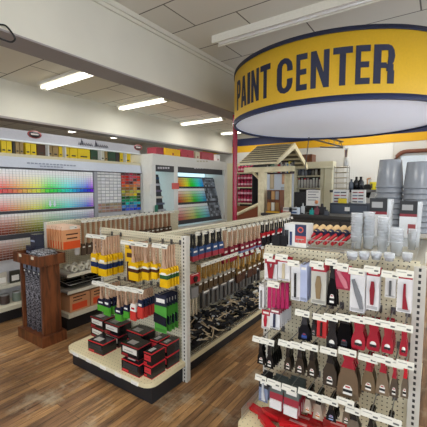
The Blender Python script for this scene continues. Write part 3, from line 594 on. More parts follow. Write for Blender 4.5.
B((346, 407, 362, 440), 2, .035, lambda w, h: k_knife(w, h, BLK, hx('8f8b84'), .35, 1, WHITE, dot=hx('c77a22')), 'rounded grey knife at the bottom edge', .1)
B((365, 411, 377, 440), 3, .03, lambda w, h: k_knife(w, h, BLK, TAUPE, .5), 'black-handled knife hanging at the bottom, left of last', .12)
B((384, 417, 396, 446), 3, .03, lambda w, h: k_knife(w, h, BLK, TAUPE, .5), 'black-handled knife hanging at the bottom right', .14)
# red plastic scrapers on the deck
def redgun(L, s, name='red_caulk_tool'):
    P = [(-L/2, .012), (-L*.42, .035), (-L*.1, .02), (L*.15, .03), (L*.5, .022), (L*.52, -.002), (L*.2, -.012), (0, -.03), (-L*.15, -.05), (-L*.2, -.02), (-L*.4, -.01)]
    b = MB().prism([(u, v*s) for u, v in P], -.012, .012, hx('bb1f24'), 'z').mesh('body', 'gloss')
    l = MB().box(-L*.05, L*.2, -.008, .01, .012, .0135, hx('d08a86')).mesh('sticker', 'matte')
    return Kind(name, 'scraper', [('body', b), ('sticker', l)])
spots = [(262, 412, .34, 0, .2, .0, 'farthest back on the deck'), (290, 414, .36, .1, .24, .02, 'lying second from the back'), (285, 419, .42, .02, .2, .05, 'longest, lying across the pile'), (268, 428, .32, -.4, .2, .02, 'pointing left at the front'), (300, 428, .34, .15, .2, .04, 'front right of the pile'), (325, 421, .32, .05, .2, .03, 'under the orange-stickered tools')]
for px, py, L, a, z, dz, wh in spots:
    p = az(px, py, .19+dz); redgun(L, 1.1).put((p.x+.05, p.y, .187+dz), 'red plastic drywall tool on the deck, '+wh, 'red tools piled on the deck', (0, 0, a))
# ------------------------------------------------------------------ on top of B
ztop = ZT+.016
def onB(px, py): return az(px, py, ztop)
CLR = hx('eef2f6')
def cupstack(px, base, top, wpx, n, label, lid=False):
    p = onB(px, base); q = ay(px, top, p.y); hgt = q.z-ztop
    wl = (ay(px+wpx/2, base-5, p.y)-ay(px-wpx/2, base-5, p.y)).length/2
    cup = min(.085, hgt*.6); st = (hgt-cup)/(max(n-1, 1))
    m = MB().lathe([(.0, .002), (wl*.78, .002), (wl*.97, cup-.006), (wl*1.04, cup-.004), (wl*1.04, cup), (wl*.93, cup), (wl*.74, .006), (0, .006)], CLR, 20).mesh('measuring_cup', 'clear')
    for i in range(n):
        o = ob('measuring_cup', m, None, (p.x, p.y, ztop+.001+i*st)); tag(o, f'clear plastic measuring cup in {label}, {["lowest","second","third","fourth","fifth","sixth","seventh","eighth","ninth","tenth","eleventh","twelfth"][i]} from the bottom'.replace('lowest from the bottom', 'at the bottom'), 'cup', 'clear measuring cups on the gondola top')
cupstack(356, 249, 213, 12, 10, 'the leftmost tall stack'); cupstack(368, 249, 212, 12, 10, 'the second tall stack')
cupstack(382, 253, 217, 12, 9, 'the third tall stack'); cupstack(396, 256, 228, 14, 6, 'the wide short stack')
cupstack(411.5, 250, 229, 9, 6, 'the rightmost small stack')
for px, nm in ((352, 'leftmost'), (364, 'second'), (376, 'third'), (389, 'fourth'), (407, 'rightmost')):
    cupstack(px, 260 if px < 380 else 261.5, 252 if px < 380 else 253, 11, 4, f'the {nm} low front stack')
def linerpack(px, base, px0, px1, top, label):
    p = onB(px, base); w = ay(px1, base, p.y).x-ay(px0, base, p.y).x; h = ay(px, top, p.y).z-ztop
    r_ = root('liner_pack', (p.x, p.y, ztop), label, 'tool pack')
    m = MB(); k_ = 6
    for i in range(k_): m.prism([(-w/2+.01, 0), (w/2-.01, 0), (w/2, h*.97), (-w/2, h*.97)], i*.02, i*.02+.012, CLR)
    ob('tray_liners', m.mesh('tray_liners', 'clear'), r_)
    c = MB().box(-w/2, w*.3, -.004, -.001, h*.72, h, hx('1a1a1d')).box(-w*.4, w*.1, -.005, -.004, h*.8, h*.92, hx('9a9a9a')).box(-w/2, w*.3, -.004, -.001, h*.66, h*.72, hx('7e1f2b')).box(-w/2, w*.3, -.004, -.001, h*.2, h*.66, hx('d4d6d8')).box(-w*.1, w*.25, -.005, -.004, h*.28, h*.5, hx('8f3a3c'))
    ob('card', c.mesh('card', 'matte'), r_); 
linerpack(379, 246, 369, 391, 198, 'clear tray liner pack with black and red card, left of two'); linerpack(409, 247, 399, 421, 201, 'clear tray liner pack with black and red card, right of two')
def pails(px, ptop, prim, wpx, Y, n, label):
    P = ay(px, 200, Y); X = P.x; rr = (ay(px+wpx/2, 190, Y)-ay(px-wpx/2, 190, Y)).length/2*.95
    zt = ay(px, ptop, Y).z; zr = ay(px, prim, Y).z; hh = zt-zr
    m = MB().lathe([(rr*.97, -.012), (rr*1.03, -.012), (rr*1.03, .0), (rr*.985, .004), (rr*.82, hh-.01), (rr*.8, hh), (0, hh)], hx('82878f'), 32).mesh('pail', 'gloss')
    st = .042
    for i in range(n):
        z = zr-i*st
        if z < ZT: break
        o = ob('grey_pail', m, None, (X, Y, z)); tag(o, f'upturned grey plastic pail, {["topmost","second","third","fourth","fifth","sixth","seventh","eighth","ninth"][i]} of {label}', 'pail', 'grey pails nested upside down')
    z = zr-(i)*st
    return X, z
pails(389, 160, 186, 29, 3.02, 9, 'the left stack'); pails(417, 162, 187, 31, 2.98, 9, 'the right stack')
# packaged goods and brush tray on B's top, left part
p = onB(297, 246); w = .13
r_ = root('brush_display_box', (p.x, p.y, ztop), 'white and navy cardboard counter box with red panel', 'box')
ob('carton', MB().box(-.075, .075, -.04, .1, 0, .15, hx('dcdcda')).mesh('carton', 'matte'), r_)
ob('front_print', MB().box(.0, .074, -.042, -.04, .075, .15, NAVY).box(0, .074, -.042, -.04, .03, .075, hx('c34843')).box(0, .074, -.042, -.04, 0, .03, WHITE).mesh('front_print', 'matte'), r_)
ob('emblem', MB().lathe([(.012, 0), (.02, 0), (.02, .002), (.012, .002), (.012, 0)], hx('cf5a50'), 16, Matrix.Translation((.037, -.042, .115)) @ Matrix.Rotation(PI/2, 4, 'X')).mesh('emblem', 'matte'), r_)
ob('brush_bundle', MB().box(-.07, -.045, -.044, -.04, .01, .11, BLK).box(-.035, -.02, -.046, -.04, .01, .1, BLU).mesh('brush_bundle', 'gloss'), r_)
for i, (px, py, c_, lb) in enumerate(((276, 246, BLK, 'black bristled hand brush standing on the far rail end'), (283, 246, hx('2b2b30'), 'dark grey hand brush beside the counter box'))):
    p = onB(px, py); Kind('hand_brush', 'brush', [('handle', MB().tube([(0, 0, .07), (0, 0, .13)], .009, c_).mesh('handle', 'gloss')), ('bristles', MB().box(-.024, .024, -.01, .01, 0, .07, BLK).mesh('bristles', 'fuzzy'))]).put((p.x, p.y, ztop), lb)
tr = onB(326, 246); T = root('wire_tray', (tr.x, tr.y, ztop+.004), 'shallow wire tray of red and tan brushes', 'tray', None, (0, 0, .25))
g = MB()
for s in (-1, 1):
    g.tube([(-.17, s*.11, .0), (.17, s*.11, 0)], .003, STEEL, 5).tube([(-.18, s*.12, .05), (.18, s*.12, .05)], .003, STEEL, 5).tube([(s*.18, -.12, .05), (s*.18, .12, .05)], .003, STEEL, 5)
for k in range(18): x = -.17+k*.02; g.tube([(x, -.12, .05), (x, -.11, 0), (x, .11, 0), (x, .12, .05)], .0016, hx('c8c6bd'), 4)
ob('basket', g.mesh('basket', 'metal'), T)
Kt = Kind('trim_roller', 'paint roller', [('handle', MB().tube([(0, -.11, .0), (0, .02, .045)], .012, hx('b02430')).mesh('handle', 'gloss')), ('roller_cover', MB().tube([(0, .03, .05), (0, .13, .085)], .021, hx('d8b98a')).mesh('roller_cover', 'fuzzy')), ('label_band', MB().tube([(0, .03, .048), (0, .06, .06)], .0225, hx('242a4a')).mesh('label_band', 'matte'))])
for i in range(7):
    v = Matrix.Rotation(.25, 3, 'Z') @ Vector((-.135+i*.046, 0, 0)); Kt.put((tr.x+v.x, tr.y+v.y, ztop+.03), 'red-handled mini roller in the wire tray, '+['leftmost', 'second from left', 'third from left', 'middle', 'third from right', 'second from right', 'rightmost'][i], 'mini rollers in the wire tray', (0, 0, -.3))
# goods on B's right side, beyond the post
for i in range(8):
    yy = 2.16+i*.13
    for j, zz in enumerate((1.14, .86, .56)):
        k_card(.1, .2, hx(['8fa4bd', 'b9c6d4', '6f7f94'][(i+j) % 3]), hx(['c9d2dc', '8d9cb0', 'd8d4c8'][(i*2+j) % 3]), SH_TOOL, hx(['5a3a2c', '2d4a78', '7a7f88'][(i+2*j) % 3])).put((-.1, yy, zz), f'blue-grey pack hanging past the right post, {["top","middle","bottom"][j]} row, {["first","second","third","fourth","fifth","sixth","seventh","eighth","ninth"][i]} along', 'packs on the hidden right side', (0, 0, PI/2))
# ================================================================== C: gondola by the left aisle
CXS = -3.78; CF = -3.42; C0, C1 = 2.08, 4.42
GC = root('gondola', (-3.6, 2.1, 0), 'left gondola with shelves of rolls and orange packs behind the wooden stand', 'store shelving')
part(GC, 'back_panel', MB().box(CXS-.03, CXS, C0, C1, .16, ZT-.04), 'peg_x')
part(GC, 'spine_rail', MB().box(CXS-.05, CXS+.025, C0-.02, C1, ZT-.055, ZT, hx('c6c2b2')), 'peg_x', .004)
upright(GC, CXS-.01, C0-.01, ZT, .04, .05, PI/2); upright(GC, CXS-.01, 3.3, ZT, .04, .05, PI/2)
def cshelf(za, zb_, y1, dep=CF):
    part(GC, 'shelf', MB().box(CXS, dep-.012, C0, y1, za, zb_, hx('a7a298')).box(dep-.012, dep, C0, y1, za-.012, zb_+.005, hx('dad5c4')), 'matte')
zs1 = ax(66, 276, CF).z; zs2 = ax(66, 293, CF).z; zd = .2
cshelf(zs1-.02, zs1, 3.3); cshelf(zs2-.02, zs2, 3.3)
part(GC, 'base_deck', MB().box(CXS, CF, C0, C1, zd-.05, zd, hx('d8d0ba')), 'matte'); part(GC, 'kick', MB().box(CXS, CF-.04, C0, C1, 0, zd-.05, BLK), 'matte')
S_row(80, 130, 222, 256, 10, 2, lambda w, h: k_brush(w*.9, h, [(1, hx('5b4a40'))], .35, .02, hx('a87f5c')), 'wooden-handled brush on the left gondola', 'brushes on the left gondola', GC, -3.6, L=.2, tw=.14)
S_row(130, 172, 216, 240, 9, 2, lambda w, h: k_brush(w*.9, h, [(1, hx('5b4a40'))], .35, .02, hx('9a6f52')), 'reddish-handled brush at the far end of left gondola', 'far brushes on the left gondola', GC, -3.6, L=.2, tw=.16)
KO = k_card(.3, .26, hx('e0a27a'), hx('e0996c'), None, hh=.35); 
ob2 = MB().box(-.11, .11, -.012, .012, -.22, 0, hx('d9996c')).box(-.105, .105, -.0135, -.012, -.215, -.13, hx('dd5527')).box(-.07, .08, -.0135, -.012, -.06, -.045, hx('4a2a20')).box(-.06, .07, -.0135, -.012, -.105, -.09, hx('4a2a20')).mesh('pack', 'gloss')
KO = Kind('sponge_pack', 'tool pack', [('pack', ob2), ('header', MB().box(-.11, .11, -.01, .01, 0, .04, hx('e7c7ae')).mesh('header', 'matte'))])
zo = ax(66, 230, -3.4).z
hook(GC, (CXS, 2.13, zo+.02), PI/2, .42, .12)
for i in range(7): KO.put((-3.4-.05*i, 2.13, zo), 'orange sponge pack high on the left gondola, '+ORD[i], 'orange sponge packs', (0, 0, PI/2+R.uniform(-.03, .03)))
p = ax(77, 248, -3.42); Kind('shelf_card', 'sign', [('card', MB().box(-.03, .03, -.002, 0, -.13, 0, hx('c6c4c4')).mesh('card', 'matte'))]).put((CF, p.y, p.z+.05), 'small pale hanging card right of the orange packs', None, (0, 0, PI/2))
p = ax(76, 262, CF)
KR = Kind('tape_roll', 'tape', [('roll', MB().lathe([(.022, -.03), (.042, -.03), (.042, .03), (.022, .03), (.022, -.03)], hx('c9c5b5'), 16, Matrix.Translation((0, 0, .042)) @ Matrix.Rotation(PI/2, 4, 'Y')).mesh('roll', 'matte'))])
for i in range(9):
    for j in range(2):
        KR.put((CF-.07-j*.11, C0+.12+i*.095, zs1+.001), f'off-white tape roll on the upper shelf, {["front","back"][j]} row, {["nearest the stand","second","third","fourth","fifth","sixth","seventh","eighth","ninth"][i]}', 'tape rolls on the upper shelf', (0, 0, R.uniform(-.3, .3)))
KTr = Kind('paint_tray', 'paint tray', [('tray', MB().prism([(0, 0), (.1, .0), (.25, .035), (.25, .045), (.24, .045), (.1, .012), (.01, .012), (.01, .045), (0, .045)], -.14, .14, hx('1e2228'), 'y').mesh('tray', 'gloss'))])
for s in range(3):
    for k in range(3): KTr.put((CF-.29, C0+.22+s*.33, zs2+.002+k*.014), f'black paint tray on the middle shelf, {["near","middle","far"][s]} pile, {["bottom","middle","top"][k]} one', 'paint trays')
KW = Kind('metal_grid', 'paint tray', [('grid', (lambda m: [m.tube([(CF-.3+CF*0, 0, 0), (CF-.3, 0, 0)], .001) for _ in ()] and m or m.tube([(-.13, -.16, .04), (.13, -.16, .01), (.13, .16, .01), (-.13, .16, .04), (-.13, -.16, .04)], .005, STEEL, 5).tube([(-.05, -.16, .03), (-.05, .16, .03)], .003, STEEL, 5).tube([(.04, -.16, .02), (.04, .16, .02)], .003, STEEL, 5))(MB()).mesh('grid', 'metal'))])
for s in range(3): KW.put((CF-.16, C0+.2+s*.33, zs2+.055), f'wire roller grid lying on the {["near","middle","far"][s]} tray pile', 'roller grids')
w, d, h = .26, .2, .2
KOB = Kind('sanding_block_box', 'box', [('carton', MB().box(-w/2, w/2, -d/2, d/2, 0, h, hx('cf9468')).mesh('carton', 'matte')), ('label_print', MB().box(-w*.4, w*.35, -d/2-.002, -d/2, h*.1, h*.48, hx('e1512b')).box(-w*.35, w*.3, -d/2-.002, -d/2, h*.8, h*.87, hx('4a2a20')).box(-w*.35, w*.1, -d/2-.002, -d/2, h*.62, h*.68, hx('4a2a20')).mesh('label_print', 'matte'))])
for i in range(4): KOB.put((CF-.13, C0+.17+i*.28, zd+.001), f'tan box with orange label on the bottom deck, {["nearest the wooden stand","second","third","fourth"][i]}', 'tan boxes on the bottom deck', (0, 0, PI/2))
# ---- wooden merchandiser at its end
MX, MY = -3.51, 1.83
MS = root('display_stand', (MX, MY, 0), 'dark-stained wooden display stand with open front and shallow top tray', 'display stand')
x0, x1, y0, y1 = MX-.24, MX+.2, MY-.1, MY+.1
def mp(n, mb, mat='walnut', bev=.004): return part(MS, n, mb, mat, bev)
mp('plinth', MB().box(x0-.035, x1+.035, y0-.035, y1+.035, 0, .11))
mp('side_panel', MB().box(x0, x0+.03, y0, y1, .11, .86)); mp('side_panel', MB().box(x1-.03, x1, y0, y1, .11, .86))
mp('back_panel', MB().box(x0+.03, x1-.03, y1-.015, y1, .11, .86)); mp('tray_floor', MB().box(x0-.03, x1+.03, y0-.03, y1+.03, .855, .875))
for a in ((x0-.045, x1+.045, y0-.045, y0-.03), (x0-.045, x1+.045, y1+.03, y1+.045), (x0-.045, x0-.03, y0-.03, y1+.03), (x1+.03, x1+.045, y0-.03, y1+.03)):
    mp('tray_board', MB().box(*a, .845, .955))
for i, xx in enumerate((-.12, .13)): mp('price_card', MB().box(MX+xx-.025, MX+xx+.025, y0-.048, y0-.0455, .915, .945, hx('d8cdb5')), 'matte', 0)
KSR = Kind('sandpaper_roll', 'roll', [('roll', MB().lathe([(0, 0), (.04, 0), (.04, .66), (0, .66)], hx('5a575c'), 14).mesh('roll', 'speckle')), ('top_label', MB().box(-.03, .03, -.043, -.039, .66, .72, hx('6d7484')).lathe([(.0, .0), (.01, 0), (.01, .004), (0, .004)], WHITE, 10, Matrix.Translation((0, -.044, .64)) @ Matrix.Rotation(PI/2, 4, 'X')).mesh('top_label', 'matte'))])
for i in range(4): KSR.put((x0+.072+i*.098, y0+.06, .112), 'tall dark speckled roll inside the wooden stand, '+['leftmost', 'second from left', 'third from left', 'rightmost'][i], 'tall rolls in the wooden stand')
KG = Kind('mesh_roll', 'roll', [('roll', MB().lathe([(.0, -.1), (.05, -.1), (.055, -.05), (.055, .05), (.05, .1), (0, .1)], hx('77787c'), 18, Matrix.Translation((0, 0, .056)) @ Matrix.Rotation(PI/2, 4, 'X')).mesh('roll', 'speckle'))])
for i, (xx, yy, zz) in enumerate(((.0, 0, .876), (.125, 0, .876))):
    KG.put((MX+xx, MY+yy, zz), 'grey mesh roll in the stand top tray, '+['the left one', 'the right one'][i], 'mesh rolls in the tray', (0, 0, .2))
KD = Kind('dark_pack', 'box', [('carton', MB().box(-.05, .05, -.05, .05, 0, .13, hx('2c3040')).mesh('carton', 'gloss')), ('label_band', MB().box(-.04, .04, -.052, -.05, .05, .07, hx('8990a4')).mesh('label_band', 'matte'))])
for i, (xx, zz) in enumerate(((-.2, 0), (-.096, 0), (-.1, .132))): KD.put((MX+xx, MY+.03, .876+zz), 'dark navy pack in the tray, '+['leftmost', 'beside the grey rolls', 'stacked on another pack'][i], 'dark packs in the tray')
# ================================================================== LEFT WALL DISPLAYS
DX = -4.56
def dz(y, px=20): return ax(px, y, DX).z
yl = 1.45; yr = ax(95, 190, DX).y; yr2 = ax(141, 190, DX).y
D1 = root('colour_rack', (DX, 2.3, 0), 'long grey-white colour rack of rainbow paint chips on the left', 'display rack')
FASC = hx('b2b2b8'); RK = hx('cbcbcf')
part(D1, 'body', MB().box(DX-.35, DX-.04, yl, yr2, 0, dz(153.8)-.055, RK), 'matte')
part(D1, 'header', MB().prism([(DX-.04, dz(168)), (DX+.03, dz(168)), (DX-.01, dz(157)), (DX-.04, dz(157))], yl, yr2, hx('b9bfca'), 'y'), 'matte')
part(D1, 'header_lettering', (lambda m: [m.box(DX+.018, DX+.024, 2.25+i*.052, 2.25+i*.052+.034, dz(163.3), dz(161.9), hx('8d94a3')) for i in range(14)] and [m.box(DX+.02, DX+.028, 2.42+i*.05, 2.42+i*.05+.034, dz(165.8), dz(164.6), hx('8d94a3')) for i in range(7)] and m)(MB()), 'matte')
part(D1, 'header_trim', MB().box(DX-.04, DX+.034, yl, yr2, dz(168.6), dz(167.6), hx('3c3a3e')), 'matte')
part(D1, 'upright_post', MB().box(DX-.04, DX+.03, yr-.03, yr+.03, .3, dz(168), hx('9a9ba0')), 'matte')
part(D1, 'upright_post', MB().box(DX-.04, DX+.03, yr2-.02, yr2+.01, .3, dz(168), hx('b5b5b2')), 'matte')
part(D1, 'base_shelf', MB().box(DX-.04, DX+.06, yl, yr2, dz(284), dz(281), hx('d8d4c4')), 'matte')
part(D1, 'base_deck', MB().box(DX-.3, DX+.27, yl, yr2, .14, .19, hx('cfc9b4')), 'matte'); part(D1, 'kick', MB().box(DX-.3, DX-.25+.05, yl, yr2, 0, .14, BLK).box(DX-.2, DX+.22, yl, yr2, 0, .14, BLK), 'matte')
TIERS = [(169.5, 188.3, 0), (194, 210.5, 1), (213.5, 233.5, 2), (238.5, 258, 3)]
for a, b in ((188.2, 188.9), (193, 194), (210.5, 213.2), (233.5, 238)):
    part(D1, 'ledge', MB().box(DX-.04, DX+.02, yl, yr-.03, dz(b), dz(a), hx('3a3940') if b-a > 1 else hx('55545a')), 'matte')
HUES = [(0, 0), (.08, .025), (.16, .07), (.27, .13), (.4, .19), (.5, .34), (.62, .45), (.75, .53), (.9, .62), (1, .78)]
def hue(u):
    for (a, h0), (b, h1) in zip(HUES, HUES[1:]):
        if u <= b: return (h0-(1 if h0 > .9 else 0))+((h1)-(h0-(1 if h0 > .9 else 0)))*(u-a)/(b-a)
    return .78
NC = 44; step = (yr-.04-yl)/NC
HN = ['rosy', 'red', 'red-orange', 'orange', 'amber', 'golden', 'yellow', 'lime', 'green', 'sea green', 'teal', 'aqua', 'azure', 'blue', 'violet-blue', 'violet', 'purple']
for ti, (ya, yb, k) in enumerate(TIERS):
    za, zb_ = dz(ya), dz(yb); nS = 8
    for c in range(NC):
        u = (c+.5)/NC; hh = max(hue(max(0, (u-.22)/.78)), .035 if k > 1 else 0); m = MB(); w = step*.9
        for s in range(nS):
            q = s/(nS-1); sat = [.0+.62*q**1.8, .02+.6*q**1.6, .06+.68*q, .08+.6*q][k]; val = [1-.04*q, 1-.14*q, .95-.5*q, .9-.55*q][k]
            sat *= 1 if k < 2 else (.95 if u < .55 else .6)
            zt = za+(zb_-za)*s/nS; zn = za+(zb_-za)*(s+.86)/nS
            m.box(-w/2, w/2, -.004, 0, zn-za, zt-za, hsv(hh, sat, val))
        m.box(-w/2, w/2, -.001, .001, zb_-za, 0, hx('dcdcda'))
        o = ob('paint_chip_card', m.mesh('paint_chip_card', 'matte'), None, (DX+.004, yl+step*(c+.5), za), (0, 0, PI/2))
        tag(o, f'{HN[min(16, int(u*17))]} paint chip card in the {["top","second","third","lowest"][ti]} tier of the long rack', 'colour card', f'paint chip cards tier {["one","two","three","four"][ti]} {HN[min(16, int(u*17))]}')
NB = 30
for c in range(NB):
    u = (c+.5)/NB; st = (yr-.04-yl)/NB; z_ = dz(192.9)
    o = ob('colour_swatch', MB().box(-st*.46, st*.46, -.012, 0, 0, dz(189)-z_, hsv(hue(max(0, (u-.22)/.78)), .95, .8 if u > .2 else .5)).mesh('colour_swatch', 'gloss'), None, (DX+.012, yl+st*(c+.5), z_), (0, 0, PI/2))
    tag(o, f'saturated {HN[min(16, int(u*17))]} swatch in the thin rainbow strip of the long rack', 'colour swatch', 'thin rainbow strip '+HN[min(16, int(u*17))])
# little white arrows cut-outs on the rack
for i, px in enumerate((49, 53.5)):
    p = ax(px, 204, DX); Kind('arrow_sign', 'sign', [('arrow', MB().prism([(-.012, 0), (.012, 0), (.012, -.05), (.025, -.05), (0, -.09), (-.025, -.05), (-.012, -.05)], -.002, 0, hx('dfe9f2')).mesh('arrow', 'matte'))]).put((DX+.03, p.y, p.z+.05), 'small pale arrow clipped on the long rack, '+['left', 'right'][i]+' one', None, (0, 0, PI/2))
# second section: white cards then saturated cards
cy0, cy1 = yr+.03, ax(121, 190, DX).y
for r_ in range(13):
    zt = dz(171.5, 105)-r_*.052
    part(D1, 'thin_shelf', MB().box(DX-.04, DX+.016, cy0, yr2-.02, zt-.05, zt-.045, hx('8a8c8e')), 'matte')
    for c in range(6):
        st = (cy1-cy0)/6; g_ = R.uniform(.72, .9)
        col = (g_, g_*R.uniform(.97, 1.0), g_*R.uniform(.94, 1)) if r_ < 10 else hsv(R.uniform(.02, .12), .3, R.uniform(.55, .8))
        o = ob('paint_chip_card', MB().box(-st*.45, st*.45, -.003, 0, 0, .038, col).mesh('paint_chip_card', 'matte'), None, (DX+.002, cy0+st*(c+.5), zt-.045), (0, 0, PI/2))
        tag(o, f'{"white" if r_ < 10 else "beige"} paint chip card in the {["first","second","third","fourth","fifth","sixth","seventh","eighth","ninth","tenth","eleventh","twelfth","lowest"][r_]} row of the neutrals section', 'colour card', f'neutral chip cards row {["one","two","three","four","five","six","seven","eight","nine","ten","eleven","twelve","thirteen"][r_]}')
    hs = [.97, .98, 0, .01, .06, .09, .14, .12, .3, .42, .5, .6, .62][r_]
    for c in range(5):
        st = (yr2-.02-cy1)/5; v = R.choice([.3, .55, .75, .85])
        o = ob('paint_chip_card', MB().box(-st*.45, st*.45, -.003, 0, 0, .043, hsv(hs+R.uniform(-.02, .03), R.uniform(.5, .95), v)).mesh('paint_chip_card', 'gloss'), None, (DX+.006, cy1+st*(c+.5), zt-.045), (0, 0, PI/2))
        tag(o, f'vivid {["crimson","crimson","red","red","orange","amber","yellow","golden","green","sea green","teal","blue","deep blue"][r_]} chip card in the {["first","second","third","fourth","fifth","sixth","seventh","eighth","ninth","tenth","eleventh","twelfth","lowest"][r_]} row of the vivid section', 'colour card', f'vivid chip cards row {["one","two","three","four","five","six","seven","eight","nine","ten","eleven","twelve","thirteen"][r_]}')
# upper storage shelf and fascia
U = root('overhead_shelf', (DX, 2.5, 0), 'overhead shelf with grey fascia and script lettering above the colour rack', 'shelf')
zsb, zst = dz(153.8), dz(143); yE = ax(152, 190, -4.3).y-.02
part(U, 'shelf_board', MB().box(DX-.35, DX-.02, yl, yr2+.05, zsb-.05, zsb, hx('c6bd9d')), 'matte')
part(U, 'back_board', MB().box(DX-.36, DX-.34, yl, yr2+.05, zsb, zst+.02, hx('55504a')), 'matte')
zf = ax(0, 127, DX).z; zfb = ax(0, 137.8, DX).z
part(U, 'fascia', MB().box(DX-.06, DX-.02, yl, yE, zfb, zf, FASC), 'matte')
part(U, 'fascia_lip', MB().box(DX-.06, DX+.0, yl, yE, zfb-.02, zfb, hx('dfe4e6')), 'matte')
for px in (49.5, 66.5, 102, 127):
    p = ax(px, 150, DX); part(U, 'divider', MB().box(DX-.3, DX-.02, p.y-.008, p.y+.008, zsb, zfb, hx('c9c9c4')), 'matte')
for px, py in ((34.5, 134.5), (138, 147.5)):
    p = ax(px, py, DX-.018)
    lo = part(U, 'oval_logo', MB().lathe([(0, 0), (.095, 0), (.095, .006), (0, .006)], hx('8d3a38'), 28, Matrix.Translation((DX-.02, p.y, p.z)) @ Matrix.Diagonal((1, 1, .55, 1)) @ Matrix.Rotation(PI/2, 4, 'Y')).lathe([(0, 0), (.075, 0), (.075, .009), (0, .009)], hx('26222a'), 28, Matrix.Translation((DX-.02, p.y, p.z)) @ Matrix.Diagonal((1, 1, .55, 1)) @ Matrix.Rotation(PI/2, 4, 'Y'))
              .box(DX-.011, DX-.009, p.y-.05, p.y+.05, p.z-.008, p.z+.01, hx('d8cfc9')), 'matte')
# script lettering: joined hand strokes
sx = ax(78, 141, DX-.018); ex = ax(108, 145, DX-.018); scr = MB(); zc = (zf+zfb)/2-.02
L_ = ex.y-sx.y; K_ = 13
for i in range(K_):
    if i == 6: continue
    a = sx.y+L_*i/K_; big = .1 if i in (1, 7) else .05; w = L_/K_
    scr.tube([(DX-.015, a, zc-.02), (DX-.015, a+w*.35, zc-.02+big), (DX-.015, a+w*.55, zc-.015), (DX-.015, a+w*.75, zc-.02+big*.7), (DX-.015, a+w*1.02, zc-.02)], .0035 if i not in (1, 7) else .006, hx('3b3b46'), 5)
part(U, 'script_lettering', scr, 'matte')
# cartons on the overhead shelf
def scart(px0, px1, py, c, lab, side=hx('3b3528')):
    a = ax(px0, 150, DX).y; b = ax(px1, 150, DX).y; zt = min(ax((px0+px1)/2, py-2.2, DX).z, zfb-.01)
    bw = b-a-.006
    m = MB().box(-.12, .12, -bw/2, bw/2, 0, max(zt-zsb-.004, .05), c); q = MB().box(.12, .122, -bw*.3, bw*.25, .03, .05, side)
    Kind('stock_carton', 'box', [('carton', m.mesh('carton', 'matte')), ('print_marks', q.mesh('print_marks', 'matte'))]).put((DX-.21, (a+b)/2, zsb+.002), lab, 'cartons on the overhead shelf')
Y_ = hx('e0c312'); T_ = hx('9a8152'); D_ = hx('2f2a24'); G_ = hx('2b4a33')
for a in ((-4, 4, 141.5, D_, 'dark carton at the far left of the overhead shelf'), (4.5, 10, 140, Y_, 'bright yellow carton, leftmost on the overhead shelf'), (10, 15.5, 140, Y_, 'bright yellow carton, second from left on overhead shelf'),
          (16, 18.5, 143, D_, 'thin dark carton between yellow and tan ones'), (19, 23, 142, T_, 'tan carton left of a second tan carton'), (23.3, 27, 142, T_, 'second tan carton before the yellow pair'),
          (29, 34, 142, Y_, 'yellow carton below the left oval logo'), (34.3, 40, 142.5, Y_, 'yellow carton just right of the left oval logo'), (40.5, 49, 145, hx('4b2d1c'), 'dark brown open carton beside the shelf divider'),
          (51, 56, 145, T_, 'tan carton with dark spots right of the divider'), (56.3, 62, 145, T_, 'second tan spotted carton beside the yellow run'), (62.5, 66, 145, Y_, 'narrow yellow carton left of the second divider'),
          (67.5, 73, 146, Y_, 'yellow carton right of the second divider'), (73.3, 81, 146.5, Y_, 'broad yellow carton left under the script lettering'), (81.3, 93.5, 147, Y_, 'broadest yellow carton under the script lettering'),
          (94, 101, 149, G_, 'dark green carton beside the white bag'), (103.5, 108, 151, hx('c3bfa9'), 'off-white sack right of the third divider'), (108.3, 111, 150, T_, 'thin tan carton between sack and green carton'),
          (111.5, 119, 151, G_, 'dark green carton with red marks'), (119.3, 123, 151, hx('3a2c2c'), 'dark carton right of the green one'), (123.3, 126.5, 151, Y_, 'small yellow carton left of the last divider'), (128, 134, 152.5, Y_, 'last yellow carton at the right end')): scart(*a)
# products on the base shelf and deck of the rack
for i in range(9):
    p = C0; y = yl+.1+i*.15
    c = [hx('5a2a24'), hx('d8d4cc'), hx('3f2f2a'), hx('6f7a6e')][i % 4]
    Kind('stain_can', 'can', [('can', MB().lathe([(.0, 0), (.055, 0), (.055, .12), (0, .12)], hx('8f9090'), 16).mesh('can', 'metal')), ('wrap', MB().lathe([(.0562, .01), (.0562, .11)], c, 16).mesh('wrap', 'matte'))]).put((DX+.12, y, .191), 'small stain can on the rack deck, '+['nearest the window end', 'second', 'third', 'fourth', 'fifth', 'sixth', 'seventh', 'eighth', 'ninth'][i]+' along', 'stain cans on the rack deck')
for i in range(9):
    y = yl+.1+i*.16; c = [hx('5a1f22'), hx('4b2722'), hx('c9c2b4'), hx('3f4038')][i % 4]
    Kind('leaflet_holder', 'leaflet holder', [('holder', MB().box(-.06, .06, -.03, 0, 0, .16, c).mesh('holder', 'gloss')), ('leaflet', MB().box(-.045, .045, -.032, -.03, .03, .1, WHITE).mesh('leaflet', 'matte'))]).put((DX+.0, y, dz(281)+.002), 'leaflet holder on the rack base shelf, '+['leftmost', 'second', 'third', 'fourth', 'fifth', 'sixth', 'seventh', 'eighth', 'ninth'][i]+' along', 'leaflet holders on the base shelf', (0, 0, PI/2))
